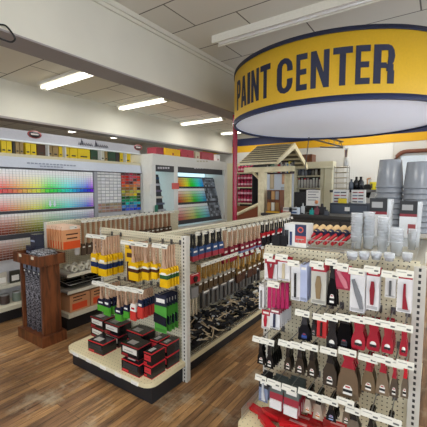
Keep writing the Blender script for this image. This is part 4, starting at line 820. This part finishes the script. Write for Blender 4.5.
# ---- lit cabinet farther along the left wall
EX = -4.3
ya, yb_ = ax(152, 190, EX).y, ax(225, 190, EX).y; ztc = ax(152, 153.5, EX).z
CB = root('colour_cabinet', (EX, 5.5, 0), 'white lit cabinet with slanted rainbow chip rack beyond the long rack', 'display cabinet')
CWH = hx('dcdcd6')
zh = ax(190, 167.5, EX).z; zh2 = ax(190, 173.2, EX).z
part(CB, 'back_panel', MB().box(EX-.6, EX-.57, ya, yb_, 0, ztc, CWH), 'glow')
part(CB, 'side_panel', MB().box(EX-.6, EX, ya, ya+.1, 0, zh, CWH), 'matte'); part(CB, 'side_panel', MB().box(EX-.6, EX, yb_-.06, yb_, 0, zh, CWH), 'matte')
part(CB, 'header', MB().box(EX-.6, EX+.02, ya, yb_, zh, ztc, CWH), 'matte')
s0, s1 = ax(174, 190, EX).y, ax(178, 190, EX).y
part(CB, 'divider_post', MB().box(EX-.55, EX, s0, s1, .0, zh, CWH), 'matte')
part(CB, 'base', MB().box(EX-.57, EX+.05, ya, yb_, 0, .85, CWH), 'matte')
m = MB().box(EX-.02, EX+.005, ax(154, 1, EX).y, s0, zh2-.0, zh, hx('3f3e42')).box(EX-.02, EX+.005, s1, ax(222.5, 1, EX).y, zh2, zh, hx('3f3e42'))
part(CB, 'name_band', m, 'matte')
m = MB()
for px in (157.5, 160, 162.5, 165, 167.5): p = ax(px, 168, EX); m.box(EX+.005, EX+.008, p.y, p.y+.045, p.z-.015, p.z+.02, hx('c9c7cc'))
for px in (194, 196.5, 199, 201.5): p = ax(px, 168, EX); m.box(EX+.005, EX+.008, p.y, p.y+.06, p.z-.015, p.z+.02, hx('c9c7cc'))
for px in (196, 199, 202, 205): p = ax(px, 161, EX); m.box(EX+.02, EX+.023, p.y, p.y+.07, p.z-.02, p.z+.01, hx('b9b79d'))
part(CB, 'lettering', m, 'matte')
# slanted rack inside
r0, r1 = ax(178, 190, EX).y+.08, ax(217, 190, EX-.2).y; zr0, zr1 = ax(195, 177, EX-.3).z, .88
part(CB, 'rack_board', MB().prism([(EX-.33, zr0), (EX-.31, zr0), (EX-.05, zr1), (EX-.07, zr1)], r0, r1, hx('3a3a40'), 'y'), 'matte')
sl = math.atan2(.26, zr0-zr1)
N3 = 26
for t in range(3):
    for c in range(N3):
        st = (r1-r0)/N3; y = r0+st*(c+.5); f0 = [.03, .26, .6][t]; f1 = [.22, .56, .92][t]
        zt = zr0+(zr1-zr0)*f0; xt = EX-.31+.26*f0; ln = (zr0-zr1)*(f1-f0)/math.cos(sl)
        m = MB(); grey = c >= 18; u = c/18
        for s in range(5):
            q = s/4
            if grey: cc = hsv(.6, .1, R.uniform(.25, .75))
            else: cc = hsv(hue(min(1, u*.86)), [.5+.4*q, .05+.7*q, .05+.45*q][t], [1, 1-.2*q, 1-.2*q][t])
            m.box(-st*.46, st*.46, -.006, 0, -ln*(s+.9)/5, -ln*s/5, cc)
        o = ob('paint_chip_card', m.mesh('paint_chip_card', 'matte'), None, (xt+.008, y, zt), (0, 0, PI/2)); o.rotation_euler = (-sl, 0, PI/2)
        o.rotation_euler = (-sl, 0, PI/2)
        nm = 'grey' if grey else HN[min(16, int(u*15))]
        tag(o, f'{nm} chip card in the {["top","middle","bottom"][t]} tier of the slanted cabinet rack', 'colour card', f'slanted rack {nm} {["top","middle","bottom"][t]}')
# dark slanted rack in the narrow bay
q0, q1 = ax(156.5, 190, EX).y+.03, ax(165.5, 190, EX).y+.05
part(CB, 'narrow_rack', MB().prism([(EX-.25, ax(160, 174, EX).z), (EX-.23, ax(160, 174, EX).z), (EX-.03, .87), (EX-.05, .87)], q0, q1, hx('23232a'), 'y'), 'matte')
for i in range(6):
    z = ax(160, 178+i*6.5, EX).z; part(CB, 'sample_row', MB().box(EX-.225+i*.034, EX-.19+i*.034, q0+.02, q1-.02, z-.02, z+.02, [hx('2f4a66'), hx('b9b9c0'), hx('6a5f78'), hx('c6c0b4'), hx('5c6678'), hx('aab0b8')][i]), 'gloss')
for i, (px, py, c, h_, lb) in enumerate(((174, 183, hx('cf5f5a'), .12, 'coral card pinned on the white cabinet divider'), (151, 184, hx('d9d9d6'), .22, 'white card hung on the cabinet left edge'), (155.5, 205, hx('2f7a63'), .3, 'green strip low on the cabinet left edge'))):
    p = ax(px, py, EX); o = ob('hang_card', MB().box(0, .004, -.09 if i == 0 else -.04, .12 if i == 0 else .04, -h_, 0, c).mesh('hang_card', 'matte'), None, (EX+.021, p.y, p.z)); tag(o, lb, 'card')
def tcart(px0, px1, py, c, lab):
    a = ax(px0, 150, EX-.1).y; b = ax(px1, 150, EX-.1).y; zt = ax((px0+px1)/2, py, EX-.1).z
    Kind('stock_carton', 'box', [('carton', MB().box(-.12, .12, -(b-a)/2+.01, (b-a)/2-.01, 0, max(.08, zt-ztc), c).mesh('carton', 'matte')), ('tape_strip', MB().box(.12, .122, -.02, .02, .03, .07, hx('8f3340')).mesh('tape_strip', 'matte'))]).put((EX-.22, (a+b)/2, ztc+.002), lab, 'cartons on the lit cabinet')
tcart(156, 164, 147.5, hx('8e2f3c'), 'dark red carton, leftmost on the lit cabinet'); tcart(165, 180.5, 149, hx('d9a91a'), 'yellow carton on top of the lit cabinet')
tcart(181, 194, 150, hx('b2414f'), 'left pinkish red carton on the lit cabinet'); tcart(195.5, 200, 152, hx('c9c2a6'), 'small cream carton between two reddish ones'); tcart(201.5, 214, 152.5, hx('a84a54'), 'right pinkish red carton on the lit cabinet'); tcart(216, 220, 155, hx('d8d8d4'), 'small white carton at the right end of cabinet')
# ================================================================== BACK OF THE SHOP
# red can shelf
Y7 = 7.9
def P7(px, py, Y): return ay(px, py, Y)
a = P7(236, 163, Y7); b = P7(262, 214, Y7)
SH = root('can_shelf', ((a.x+b.x)/2, Y7, 0), 'dark backed shelf of pink-red cans behind the red column', 'shelf')
part(SH, 'back_board', MB().box(a.x, b.x, Y7+.22, Y7+.24, 0, 2.25, hx('15141a')), 'matte')
part(SH, 'side_board', MB().box(a.x-.25, a.x-.02, Y7-.05, Y7+.24, 0, 2.3, hx('d2cbab')), 'matte')
xr = P7(252, 180, Y7).x
for py in (172.3, 187, 203): z = P7(245, py, Y7).z; part(SH, 'shelf_board', MB().box(a.x, xr, Y7, Y7+.22, z-.03, z, hx('cfc3a4')), 'matte')
part(SH, 'dark_side', MB().box(xr, xr+.03, Y7, Y7+.22, 0, 2.2, hx('1b1a1e')), 'matte')
part(SH, 'wood_panel', MB().box(a.x, b.x, Y7-.06, Y7-.03, .3, P7(245, 206, Y7).z, hx('8a4a2c')), 'matte')
idx = 0
for ri, (py, ph, nr) in enumerate(((172.3, 7, 1), (187, 13, 2), (203, 14, 2))):
    z = P7(245, py, Y7).z; cw = (xr-a.x)/5
    hcan = (P7(245, py-ph, Y7).z-z)/nr*.96
    Kc = Kind('aerosol_can', 'can', [('can', MB().lathe([(0, 0), (cw*.42, 0), (cw*.42, hcan*.85), (cw*.25, hcan), (0, hcan)], hx('b02f52'), 12).mesh('can', 'gloss')), ('label_band', MB().lathe([(cw*.43, hcan*.3), (cw*.43, hcan*.6)], hx('e0a9b8'), 12).mesh('label_band', 'matte'))])
    for k in range(nr):
        for c in range(5):
            Kc.put((a.x+cw*(c+.5), Y7+.1, z+.001+k*(hcan+.002)), f'pink-red can on the {["top","middle","lower"][ri]} shelf behind the column, {["leftmost","second","third","fourth","rightmost"][c]}{" stacked on another" if k else ""}', 'pink-red cans')
# pergola
PY = 6.1
e0 = P7(241, 165, PY); e1 = P7(294, 166, PY); rd = ay(277, 146.5, PY+.7); pz = P7(262, 170, PY).z
PG = root('wooden_canopy', (e0.x, PY, 0), 'raw pine slatted gable canopy over the counter', 'canopy')
px_ = P7(262.5, 190, PY).x
part(PG, 'post', MB().box(px_-.07, px_+.07, PY-.06, PY+.06, 0, e1.z-.03), 'pine'); part(PG, 'post', MB().box(px_-.07, px_+.07, PY+1.3, PY+1.42, 0, e1.z-.03), 'pine')
part(PG, 'front_beam', MB().box(e0.x+.1, e1.x, PY-.05, PY+.05, e1.z-.1, e1.z), 'pine')
part(PG, 'side_beam', MB().box(px_-.04, px_+.04, PY+.06, PY+1.3, e1.z-.1, e1.z), 'pine')
nsl = 9; xl0, xl1 = e0.x, px_+.02
for k in range(nsl):
    f = k/(nsl-1); y = PY-.12+.82*f; z = e0.z+(rd.z-e0.z)*f
    part(PG, 'roof_slat', MB().box(xl0+.0, px_+.35, y-.042, y+.04, z-.012, z+.022), 'pine')
for k in range(6):
    f = k/5; y = PY+.75+.75*f; z = rd.z-(rd.z-e0.z)*f; part(PG, 'roof_slat', MB().box(xl0, px_+.35, y-.04, y+.06, z-.012, z+.022), 'pine')
gx = px_+.36
part(PG, 'gap_darkener', MB().prism([(PY-.1, e0.z+.03), (PY+.7, rd.z+.03), (PY+1.5, e0.z+.03), (PY+1.5, e0.z+.04), (PY+.7, rd.z+.04), (PY-.1, e0.z+.04)], xl0+.02, px_+.34, hx('6f6752'), 'x'), 'matte')  # dark sheet added above the slats so the gaps between them look shaded
part(PG, 'gable_board', MB().prism([(PY-.14, e0.z-.02), (PY-.14, e0.z+.05), (PY+.71, rd.z+.05), (PY+1.55, e0.z+.05), (PY+1.55, e0.z-.06), (PY+.71, rd.z-.07)], gx, gx+.04, hx('c9be98'), 'x'), 'pine')
part(PG, 'brace', MB().tube([(px_-.02, PY-.02, P7(260, 203, PY).z), (P7(236, 215, PY).x, PY-.02, P7(236, 215, PY).z)], .035, hx('d9cd9f'), 4), 'pine')
part(PG, 'brace', MB().tube([(px_, PY+.02, 1.75), (px_-.3, PY+.02, e1.z-.05)], .03, hx('d9cd9f'), 4), 'pine')
# hanging paper wall behind the canopy, with papers
YP = 7.75
a = P7(266, 173, YP); b = P7(293, 212, YP)
pb = root('notice_board', ((a.x+b.x)/2, YP, 0), 'pale blue-white notice board under the pine canopy', 'notice board')
part(pb, 'board', MB().box(a.x, b.x, YP, YP+.02, .9, a.z, hx('d3deee')), 'matte')
part(pb, 'dark_edge', MB().box(a.x-.22, a.x, YP, YP+.05, 0, a.z+.3, hx('17171b')), 'matte')
for i, (x0_, y0_, x1_, y1_, c, lb) in enumerate(((270, 173, 274, 189, hx('b9a98e'), 'tan paper strip pinned at the notice board left edge'), (281, 187, 286, 202, hx('aab2c0'), 'framed grey sheet pinned mid notice board'), (282, 174, 285, 184, hx('c79a7a'), 'small orange-brown sheet pinned near the top'), (287, 176, 291, 186, hx('9fb6cf'), 'pale blue sheet pinned at the notice board right edge'))):
    p, q = P7(x0_, y0_, YP), P7(x1_, y1_, YP); o = ob('pinned_sheet', MB().box(p.x, q.x, YP-.006, YP-.0005, q.z, p.z, c).box(p.x+.02, q.x-.02, YP-.008, YP-.006, q.z+.04, p.z-.04, tuple(min(1, v*1.35) for v in c)).mesh('pinned_sheet', 'matte')); tag(o, lb, 'paper')
# shelf of binders hung from the canopy
z = P7(280, 173, 6.6).z; a = P7(268, 170, 6.6); b = P7(292.5, 170, 6.6)
bs = root('hanging_shelf', ((a.x+b.x)/2, 6.6, z), 'narrow shelf of colourful books under the pine canopy', 'shelf')
ob('board', MB().box(-(b.x-a.x)/2, (b.x-a.x)/2, -.08, .1, -.02, 0, hx('4a2c3a')).mesh('board', 'matte'), bs); ob('backing', MB().box(-(b.x-a.x)/2, (b.x-a.x)/2, .1, .12, 0, .26, hx('23242a')).mesh('backing', 'matte'), bs)
BC = ['26262c', '1f2226', '2f6f63', '3a8f6d', '8fb7a8', 'd9d9d0', 'c9c3b4', 'c5473f', 'c23b52', 'd8d4cc', '4a3d38', '6a6f78', 'e0dcc8', '2f7fb0', 'd9c22e', '2a2a2e']
BN = ['black', 'charcoal', 'dark green', 'green', 'pale green', 'white', 'cream', 'red', 'crimson', 'off-white', 'brown', 'grey', 'ivory', 'blue', 'yellow', 'dark']
nb = len(BC); bw = (b.x-a.x)/nb
for i in range(nb):
    hh = R.uniform(.17, .23); o = ob('book', MB().box(-bw*.42, bw*.42, -.06, .06, 0, hh, hx(BC[i])).box(-bw*.3, bw*.3, -.062, -.06, hh*.6, hh*.8, hx('b9b9b4')).mesh('book', 'matte'), None, (a.x+bw*(i+.5), 6.6, z+.001)); tag(o, f'{BN[i]} spined book on the shelf under the canopy', 'book', 'books under the canopy')
# small wooden counter-top display with goods, left of the till
p0, p1 = P7(267, 190, 6.0), P7(280, 213, 6.0)
hw = (p1.x-p0.x)/2
cc = root('counter_caddy', ((p0.x+p1.x)/2, 6.0, p1.z), 'brown wooden counter caddy with small packs by the canopy post', 'display box')
ob('case', MB().box(-hw, hw, 0, .2, 0, p0.z-p1.z, hx('5a4330')).mesh('case', 'walnut'), cc)
for j in range(2):
    for i in range(3):
        ob('pack', MB().box(-hw*.85+i*hw*.6, -hw*.85+i*hw*.6+hw*.45, -.02, .0, .03+j*.22+.01, .2+j*.22, [hx('a9793f'), hx('c9c4b6'), hx('8a6a3a'), hx('3f3a36'), hx('b98f5a'), hx('8f8f90')][i+3*j]).mesh('pack', 'matte'), cc)
ob('yellow_strip', MB().box(-hw, hw, -.03, -.02, .0, .03, hx('d9a52a')).mesh('yellow_strip', 'matte'), cc)
zc_ = p1.z
ct = root('service_counter', (-2.6, 6.2, 0), 'dark service counter beyond the gondolas', 'counter')
part(ct, 'worktop', MB().box(px_+.09, -.3, 5.85, 6.55, zc_-.05, zc_-.002, hx('33312f')), 'matte'); part(ct, 'front', MB().box(px_+.1, -.35, 5.9, 6.5, 0, zc_-.05, hx('2d2824')), 'matte')
for k in range(5): part(ct, 'door', MB().box(px_+.15+k*.48, px_+.6+k*.48, 5.88, 5.9, .1, zc_-.1, hx('3b332d')), 'matte', .004)
# cream hutch with shelves of jars
YH = 8.1
hA = P7(290, 163, YH); hB = P7(331, 206, YH); s0 = P7(296.5, 169, YH); s1 = P7(320.5, 169, YH)
hu = root('hutch', ((hA.x+hB.x)/2, YH, 0), 'cream wooden hutch with shelves of cans behind the till', 'cabinet')
CRM = hx('cfcbb0')
part(hu, 'crown', MB().box(hA.x-.03, hB.x+.03, YH-.06, YH+.25, s0.z, hA.z, CRM), 'matte'); part(hu, 'stile', MB().box(hA.x, s0.x, YH, YH+.25, 0, s0.z, CRM), 'matte'); part(hu, 'stile', MB().box(s1.x, hB.x, YH, YH+.25, 0, s0.z, CRM), 'matte')
part(hu, 'stile_trim', MB().box(s1.x+.08, s1.x+.11, YH-.015, YH, 0, s0.z, hx('b7b293')), 'matte')
part(hu, 'back_board', MB().box(s0.x, s1.x, YH+.23, YH+.25, 0, s0.z, hx('2a2726')), 'matte')
for py in (175.5, 188): z = P7(308, py, YH).z; part(hu, 'shelf_board', MB().box(s0.x, s1.x, YH+.01, YH+.23, z-.03, z, hx('b9b49a')), 'matte')
part(hu, 'lower_cabinet', MB().box(s0.x, s1.x, YH, YH+.23, 0, P7(308, 203, YH).z, hx('35302c')), 'matte')
JC = [['5a5e68', '8a8f98', '6b7078', '3c4048', '7f7a70', 'b9b7b0', '4a4540'], ['b9402f', '9a9a98', 'b8383a', 'a98f8a', '3a3230', 'd8ddd0', 'cfd8ca', '7a3f45']]
for ri, py in enumerate((175.5, 188)):
    z = P7(308, py, YH).z; n = len(JC[ri]); w = (s1.x-s0.x)/n; hh = (P7(308, py-[6, 10][ri], YH).z-z)
    for i, c in enumerate(JC[ri]):
        Kind('jar', 'jar', [('jar_body', MB().lathe([(0, 0), (w*.4, 0), (w*.4, hh*.8), (w*.3, hh*.85), (0, hh*.85)], hx('c6c4bf') if ri else hx(c), 12).mesh('jar_body', 'matte')), ('lid', MB().lathe([(0, hh*.85), (w*.36, hh*.85), (w*.36, hh), (0, hh)], hx(c), 12).mesh('lid', 'gloss'))]).put((s0.x+w*(i+.5), YH+.1, z+.001), f'jar on the {["upper","middle"][ri]} hutch shelf, {["leftmost","second","third","fourth","fifth","sixth","seventh","eighth"][i]} from the left', 'jars in the hutch')
# brown board above hutch, wire rack, brushes jar, dark bottles
p, q = P7(290, 156, YH+.1), P7(313.5, 162.5, YH+.1); o = ob('wooden_board', MB().box(p.x-.25, q.x, 0, .3, 0, p.z-q.z, hx('7d4425')).mesh('wooden_board', 'walnut'), None, (0, YH-.02, hA.z+.002)); tag(o, 'reddish brown wooden board lying on top of the cream hutch', 'board')
YD = 6.6
p, q = P7(330, 203, YD), P7(362, 226, YD)
dk = root('dark_cabinet', ((p.x+q.x)/2, YD, 0), 'dark blue-grey cabinet with small doors under the wire rack', 'cabinet')
part(dk, 'body', MB().box(p.x, q.x+.12, YD, YD+.5, 0, p.z, hx('343a44')), 'matte')
for k in range(2): part(dk, 'door', MB().box(p.x+.03+k*.33, p.x+.33+k*.33, YD-.02, YD, .3, p.z-.04, hx('474e5a')), 'matte', .004)
part(dk, 'paper_label', MB().box(P7(345, 208, YD).x, P7(350, 208, YD).x, YD-.024, YD-.02, P7(345, 211, YD).z, P7(345, 207, YD).z, WHITE), 'matte')
for i, (x0_, x1_) in enumerate(((333, 348), (351.5, 365))):
    p_, q_ = P7(x0_, 190, YD+.1), P7(x1_, 203, YD+.1); w = q_.x-p_.x; h = p_.z-p.z
    rr_ = root('card_display', ((p_.x+q_.x)/2, YD+.1, p.z+.002), ['white counter display of small tools, left of two', 'white counter display of small tools, right of two'][i], 'display box')
    ob('backing', MB().box(-w/2, w/2, 0, .08, 0, h, hx('dcdcd8')).mesh('backing', 'matte'), rr_)
    for j in range(4):
        for k in range(2): ob('small_tool', MB().box(-w*.4+k*w*.42, -w*.05+k*w*.42, -.015, 0, h*(.08+j*.23), h*(.16+j*.23), [hx('7e3a3a'), hx('2b2b2f'), hx('b0353a'), hx('5a6a88')][(j+k*2+i) % 4]).mesh('small_tool', 'gloss'), rr_)
p_, q_ = P7(338, 201, YD-.0), P7(346, 204.5, YD); o = ob('yellow_box', MB().box(p_.x, q_.x, YD+.01, YD+.07, 0, .09, hx('e0c52a')).mesh('yellow_box', 'matte'), None, (0, 0, p.z+.002)); tag(o, 'small yellow box on the dark cabinet', 'box')
# wire rack on a shelf above
YR = 7.2; zt = P7(345, 190, YR).z
ws = root('wall_shelf', (P7(345, 190, YR).x, YR, 0), 'dark shelf carrying the wire rack and black bottles', 'shelf')
xa, xb = P7(331, 190, YR).x, P7(366, 190, YR).x
part(ws, 'board', MB().box(xa, xb, YR-.1, YW-.02, zt-.05, zt, hx('2c2a2a')), 'matte')
g = MB(); xa2, xb2 = P7(334, 180, YR).x, P7(347, 180, YR).x; zz0, zz1 = zt, P7(340, 166, YR).z
for xx in (xa2, xb2):
    for yy in (YR, YR+.2): g.tube([(xx, yy, zz0), (xx, yy, zz1)], .009, hx('a39f93'), 5)
for k in range(5):
    zz = zz0+.03+(zz1-zz0-.06)*k/4
    g.tube([(xa2, YR, zz), (xb2, YR, zz)], .01, hx('c0b49a'), 5).tube([(xa2, YR+.2, zz), (xb2, YR+.2, zz)], .007, hx('a39f93'), 5)
    for j in range(6): xx = xa2+(xb2-xa2)*j/5; g.tube([(xx, YR, zz), (xx, YR+.2, zz)], .005, hx('a39f93'), 4)
g.v = [(x-xa2, y-YR, z-zz0) for x, y, z in g.v]
o = ob('wire_rack', g.mesh('wire_rack', 'metal'), None, (xa2, YR, zz0+.005)); tag(o, 'tiered wire rack standing on the dark wall shelf', 'rack')
pj = P7(344.5, 175, YR); zj = P7(344, 173, YR).z; jb = root('brush_jar', (pj.x, YR+.1, zz1-.0), 'white jar of upright paint brushes on the wire rack', 'jar')
ob('jar_body', MB().lathe([(0, 0), (.05, 0), (.05, .18), (.045, .18), (.045, .01), (0, .01)], hx('d9dbd8'), 16).mesh('jar_body', 'gloss'), jb)
for k in range(4): ob('brush', MB().tube([(0, 0, .02), (.02*(k-1.5), 0, .34+.03*(k % 2))], .01, [hx('b48a58'), hx('3f6fa8'), hx('9a7048'), hx('c9c3b0')][k], 6).mesh('brush', 'wood'), jb)
for i, (px, w_, h_, c, lb) in enumerate(((351, .05, .22, hx('5f6670'), 'slim grey bottle right of the wire rack'), (356, .055, .27, hx('15161a'), 'black bottle, left of the dark pair on the shelf'), (360.5, .06, .27, hx('1d1e24'), 'black bottle, right of the dark pair on the shelf'))):
    p = P7(px, 186, YR); Kind('bottle', 'bottle', [('bottle_body', MB().lathe([(0, 0), (w_, 0), (w_, h_*.6), (w_*.4, h_*.8), (w_*.4, h_*.9), (0, h_*.9)], c, 16).mesh('bottle_body', 'gloss')), ('cap', MB().lathe([(0, h_*.9), (w_*.45, h_*.9), (w_*.4, h_), (0, h_)], BLK, 12).mesh('cap', 'gloss'))]).put((p.x, YR+.02, zt+.001), lb)
p = P7(367.5, 178, 8.62); hb = root('dust_brush', (p.x, 8.62, p.z), 'black counter brush hanging by its wooden handle on the white wall', 'brush')
ob('handle', MB().tube([(0, .36, 0), (0, .0, -.02), (0, 0, -.2)], .02, hx('9a7048')).mesh('handle', 'wood'), hb); ob('bristles', MB().prism([(-.04, -.15), (.06, -.15), (.1, -.3), (.05, -.48), (-.08, -.44), (-.19, -.3)], -.03, .03, hx('141416')).mesh('bristles', 'fuzzy'), hb)
p, q = P7(370, 182, 8.94), P7(376, 190, 8.94); o = ob('yellow_card', MB().box(p.x, q.x, 8.94, 8.96, q.z, p.z, hx('e0d02c')).box(p.x+.02, p.x+.06, 8.935, 8.94, q.z+.04, p.z-.04, hx('5a5540')).mesh('yellow_card', 'matte')); tag(o, 'yellow carded pack on the wall beside the hanging brush', 'tool pack')
# monitor and paper sign at the till
YM = 6.15
p, q = P7(294, 192, YM), P7(306, 209, YM)
mo = root('monitor', ((p.x+q.x)/2, YM, zc_), 'black till monitor seen from behind', 'monitor')
w, h = q.x-p.x, p.z-q.z
ob('screen_housing', MB().box(-w/2, w/2, 0, .05, q.z-zc_, p.z-zc_, hx('18181b')).mesh('screen_housing', 'gloss'), mo, bev=.01); ob('stand', MB().box(-.03, .03, .0, .04, 0, q.z-zc_, BLK).box(-.1, .1, -.08, .1, 0, .015, BLK).mesh('stand', 'gloss'), mo)
p, q = P7(306.5, 190, YM), P7(320, 206, YM); ps = root('paper_notice', ((p.x+q.x)/2, YM, zc_), 'white paper notice with orange seal on a black stand', 'sign')
w = q.x-p.x
ob('sheet', MB().box(-w/2, w/2, -.003, 0, q.z-zc_, p.z-zc_, hx('d9d7d2')).mesh('sheet', 'matte'), ps)
m = MB()
for j in range(5): m.box(-w*.38, w*(.38 if j % 2 else .2), -.005, -.003, q.z-zc_+.1+j*.05, q.z-zc_+.115+j*.05, hx('77757a'))
ob('text_lines', m.mesh('text_lines', 'matte'), ps); ob('seal', MB().lathe([(0, 0), (.035, 0), (.035, .003), (0, .003)], hx('dc8f5c'), 16, Matrix.Translation((w*.25, -.004, q.z-zc_+.07)) @ Matrix.Rotation(PI/2, 4, 'X')).mesh('seal', 'matte'), ps); ob('stand', MB().box(-.02, .02, 0, .02, 0, q.z-zc_+.2, BLK).box(-.09, .09, -.05, .07, 0, .012, BLK).mesh('stand', 'gloss'), ps)
# clutter on the counter, one thing each
cl_ = [(288, 'd9d5cc', .1, .1, 'white cash box'), (296, 'c3b9ae', .08, .13, 'beige bottle'), (303, 'dfe3e4', .05, .2, 'clear spray bottle'), (312, '2ba29c', .06, .12, 'teal tape dispenser'), (317, '7d3f4a', .07, .16, 'maroon mug'), (322, '25252a', .1, .2, 'black card reader'), (327, '4a4f58', .06, .1, 'grey stapler'), (283, 'b5413a', .05, .08, 'red stamp pad'), (292, '3a4a70', .06, .06, 'navy notepad')]
for i, (px, c, w_, h_, nm) in enumerate(cl_):
    p = P7(px, 210, 6.0+(i % 3)*.05); o = ob(nm.split(' ', 1)[1].replace(' ', '_'), MB().box(-w_/2*1.2, w_/2*1.2, -w_/2, w_/2, 0, h_*.7, hx(c)).lathe([(w_*.3, h_*.7), (w_*.2, h_), (0, h_)], tuple(v*.7 for v in hx(c)), 10).mesh('counter_item', 'gloss'), None, (p.x, p.y, zc_+.001)); tag(o, nm+' standing on the service counter near the till', nm.split(' ')[-1])
for i in range(4):
    p = P7(289+(i % 2)*6, 210, 5.95); o = ob('paper_box', MB().box(-.09, .09, -.05, .05, 0, .06, hx(['d9d5cc', 'c9d3dd'][i % 2])).box(-.085, .06, -.052, -.05, .015, .045, hx(['b5413a', '2f4f80', '8b8b88', '3a3a40'][i])).mesh('paper_box', 'matte'), None, (p.x, p.y-.02, zc_+.001+(i//2)*.062+.0)); tag(o, f'small flat paper box on the counter by the till, {["left","right"][i % 2]} pile, {["bottom","top"][i//2]}', 'box', 'paper boxes by the till')
# black cables
p = ax(0, 15, XB+.04)
pts = [ax(-18, 10, XB+.03), ax(-4, 24, XB+.03), ax(0, 24.5, XB+.03), ax(6, 26, XB+.03), ax(12, 33, XB+.03), ax(15, 39, XB+.03), ax(11, 42, XB+.03), ax(3, 39.5, XB+.03), ax(-6, 36, XB+.03), ax(-18, 30, XB+.03)]
def smooth(P, n=6):
    out = []
    for i in range(len(P)-1):
        a, b, c, d = P[max(i-1, 0)], P[i], P[i+1], P[min(i+2, len(P)-1)]
        for k in range(n):
            t = k/n; out.append(.5*((2*b)+(-a+c)*t+(2*a-5*b+4*c-d)*t*t+(-a+3*b-3*c+d)*t**3))
    return out+[P[-1]]
o = ob('cable', MB().tube(smooth(pts), .008, BLK, 8).mesh('cable', 'gloss')); tag(o, 'looped black cable hanging against the beam at top left', 'cable')
P1 = [ay(309, 137, 6.0), ay(307.5, 150, 6.0), ay(305.5, 165, 6.0), ay(305, 178, 6.0)]; o = ob('cable', MB().tube(smooth(P1), .008, BLK, 6).mesh('cable', 'gloss')); tag(o, 'thin black cable dangling below the round sign', 'cable')
LD = [ay(313, 138, 7.2), ay(322, 142, 7.3), ay(342, 144, 7.4), ay(338, 139, 7.3), ay(325, 138, 7.2)]
g = MB()
for dz_ in (0, .1):
    g.tube([ay(312, 139, 7.0)+Vector((0, 0, dz_)), ay(343, 147, 7.0)+Vector((0, 0, dz_))], .018, hx('8f9090'), 6)
g.tube([ay(320, 147, 7.0), ay(343, 148, 7.0), ay(340, 141, 7.0), ay(330, 137.5, 7.0)], .015, hx('6c6d70'), 6)
for k in range(6): p = ay(314+k*5, 139.5+k*1.3, 7.0); g.tube([p, p+Vector((0, 0, .1))], .008, hx('8f9090'), 5)
o = ob('metal_bracket', g.mesh('metal_bracket', 'metal')); tag(o, 'grey metal bracket arm jutting out beneath the round sign', 'bracket')
# ================================================================== LIGHT, WORLD, CAMERA
W = bpy.data.worlds.new('World'); bpy.context.scene.world = W; W.use_nodes = True
W.node_tree.nodes['Background'].inputs[0].default_value = (.82, .9, 1, 1); W.node_tree.nodes['Background'].inputs[1].default_value = 4.2
cam = bpy.data.cameras.new('camera'); co = bpy.data.objects.new('camera', cam); COL.objects.link(co)
cam.sensor_fit = 'HORIZONTAL'; cam.sensor_width = 36; cam.lens = 36*F/427; cam.clip_start = .05; cam.clip_end = 60
co.location = (0, 0, H); co.matrix_world = Matrix.Translation((0, 0, H)) @ Matrix((RT, UP, -FW)).transposed().to_4x4()
sc = bpy.context.scene; sc.camera = co
vs = sc.view_settings; vs.view_transform = 'Standard'; vs.look = 'None'; vs.gamma = 1; vs.use_curve_mapping = False; vs.exposure = 0
bad = [l for l, v in LABELS.items() if len(v) > 1 and len({g for _, g in v}) > 1 or (len(v) > 1 and v[0][1] is None)]
print('label clashes', bad[:20]); print('long', [l for l in LABELS if not 4 <= len(l.split()) <= 16][:20])
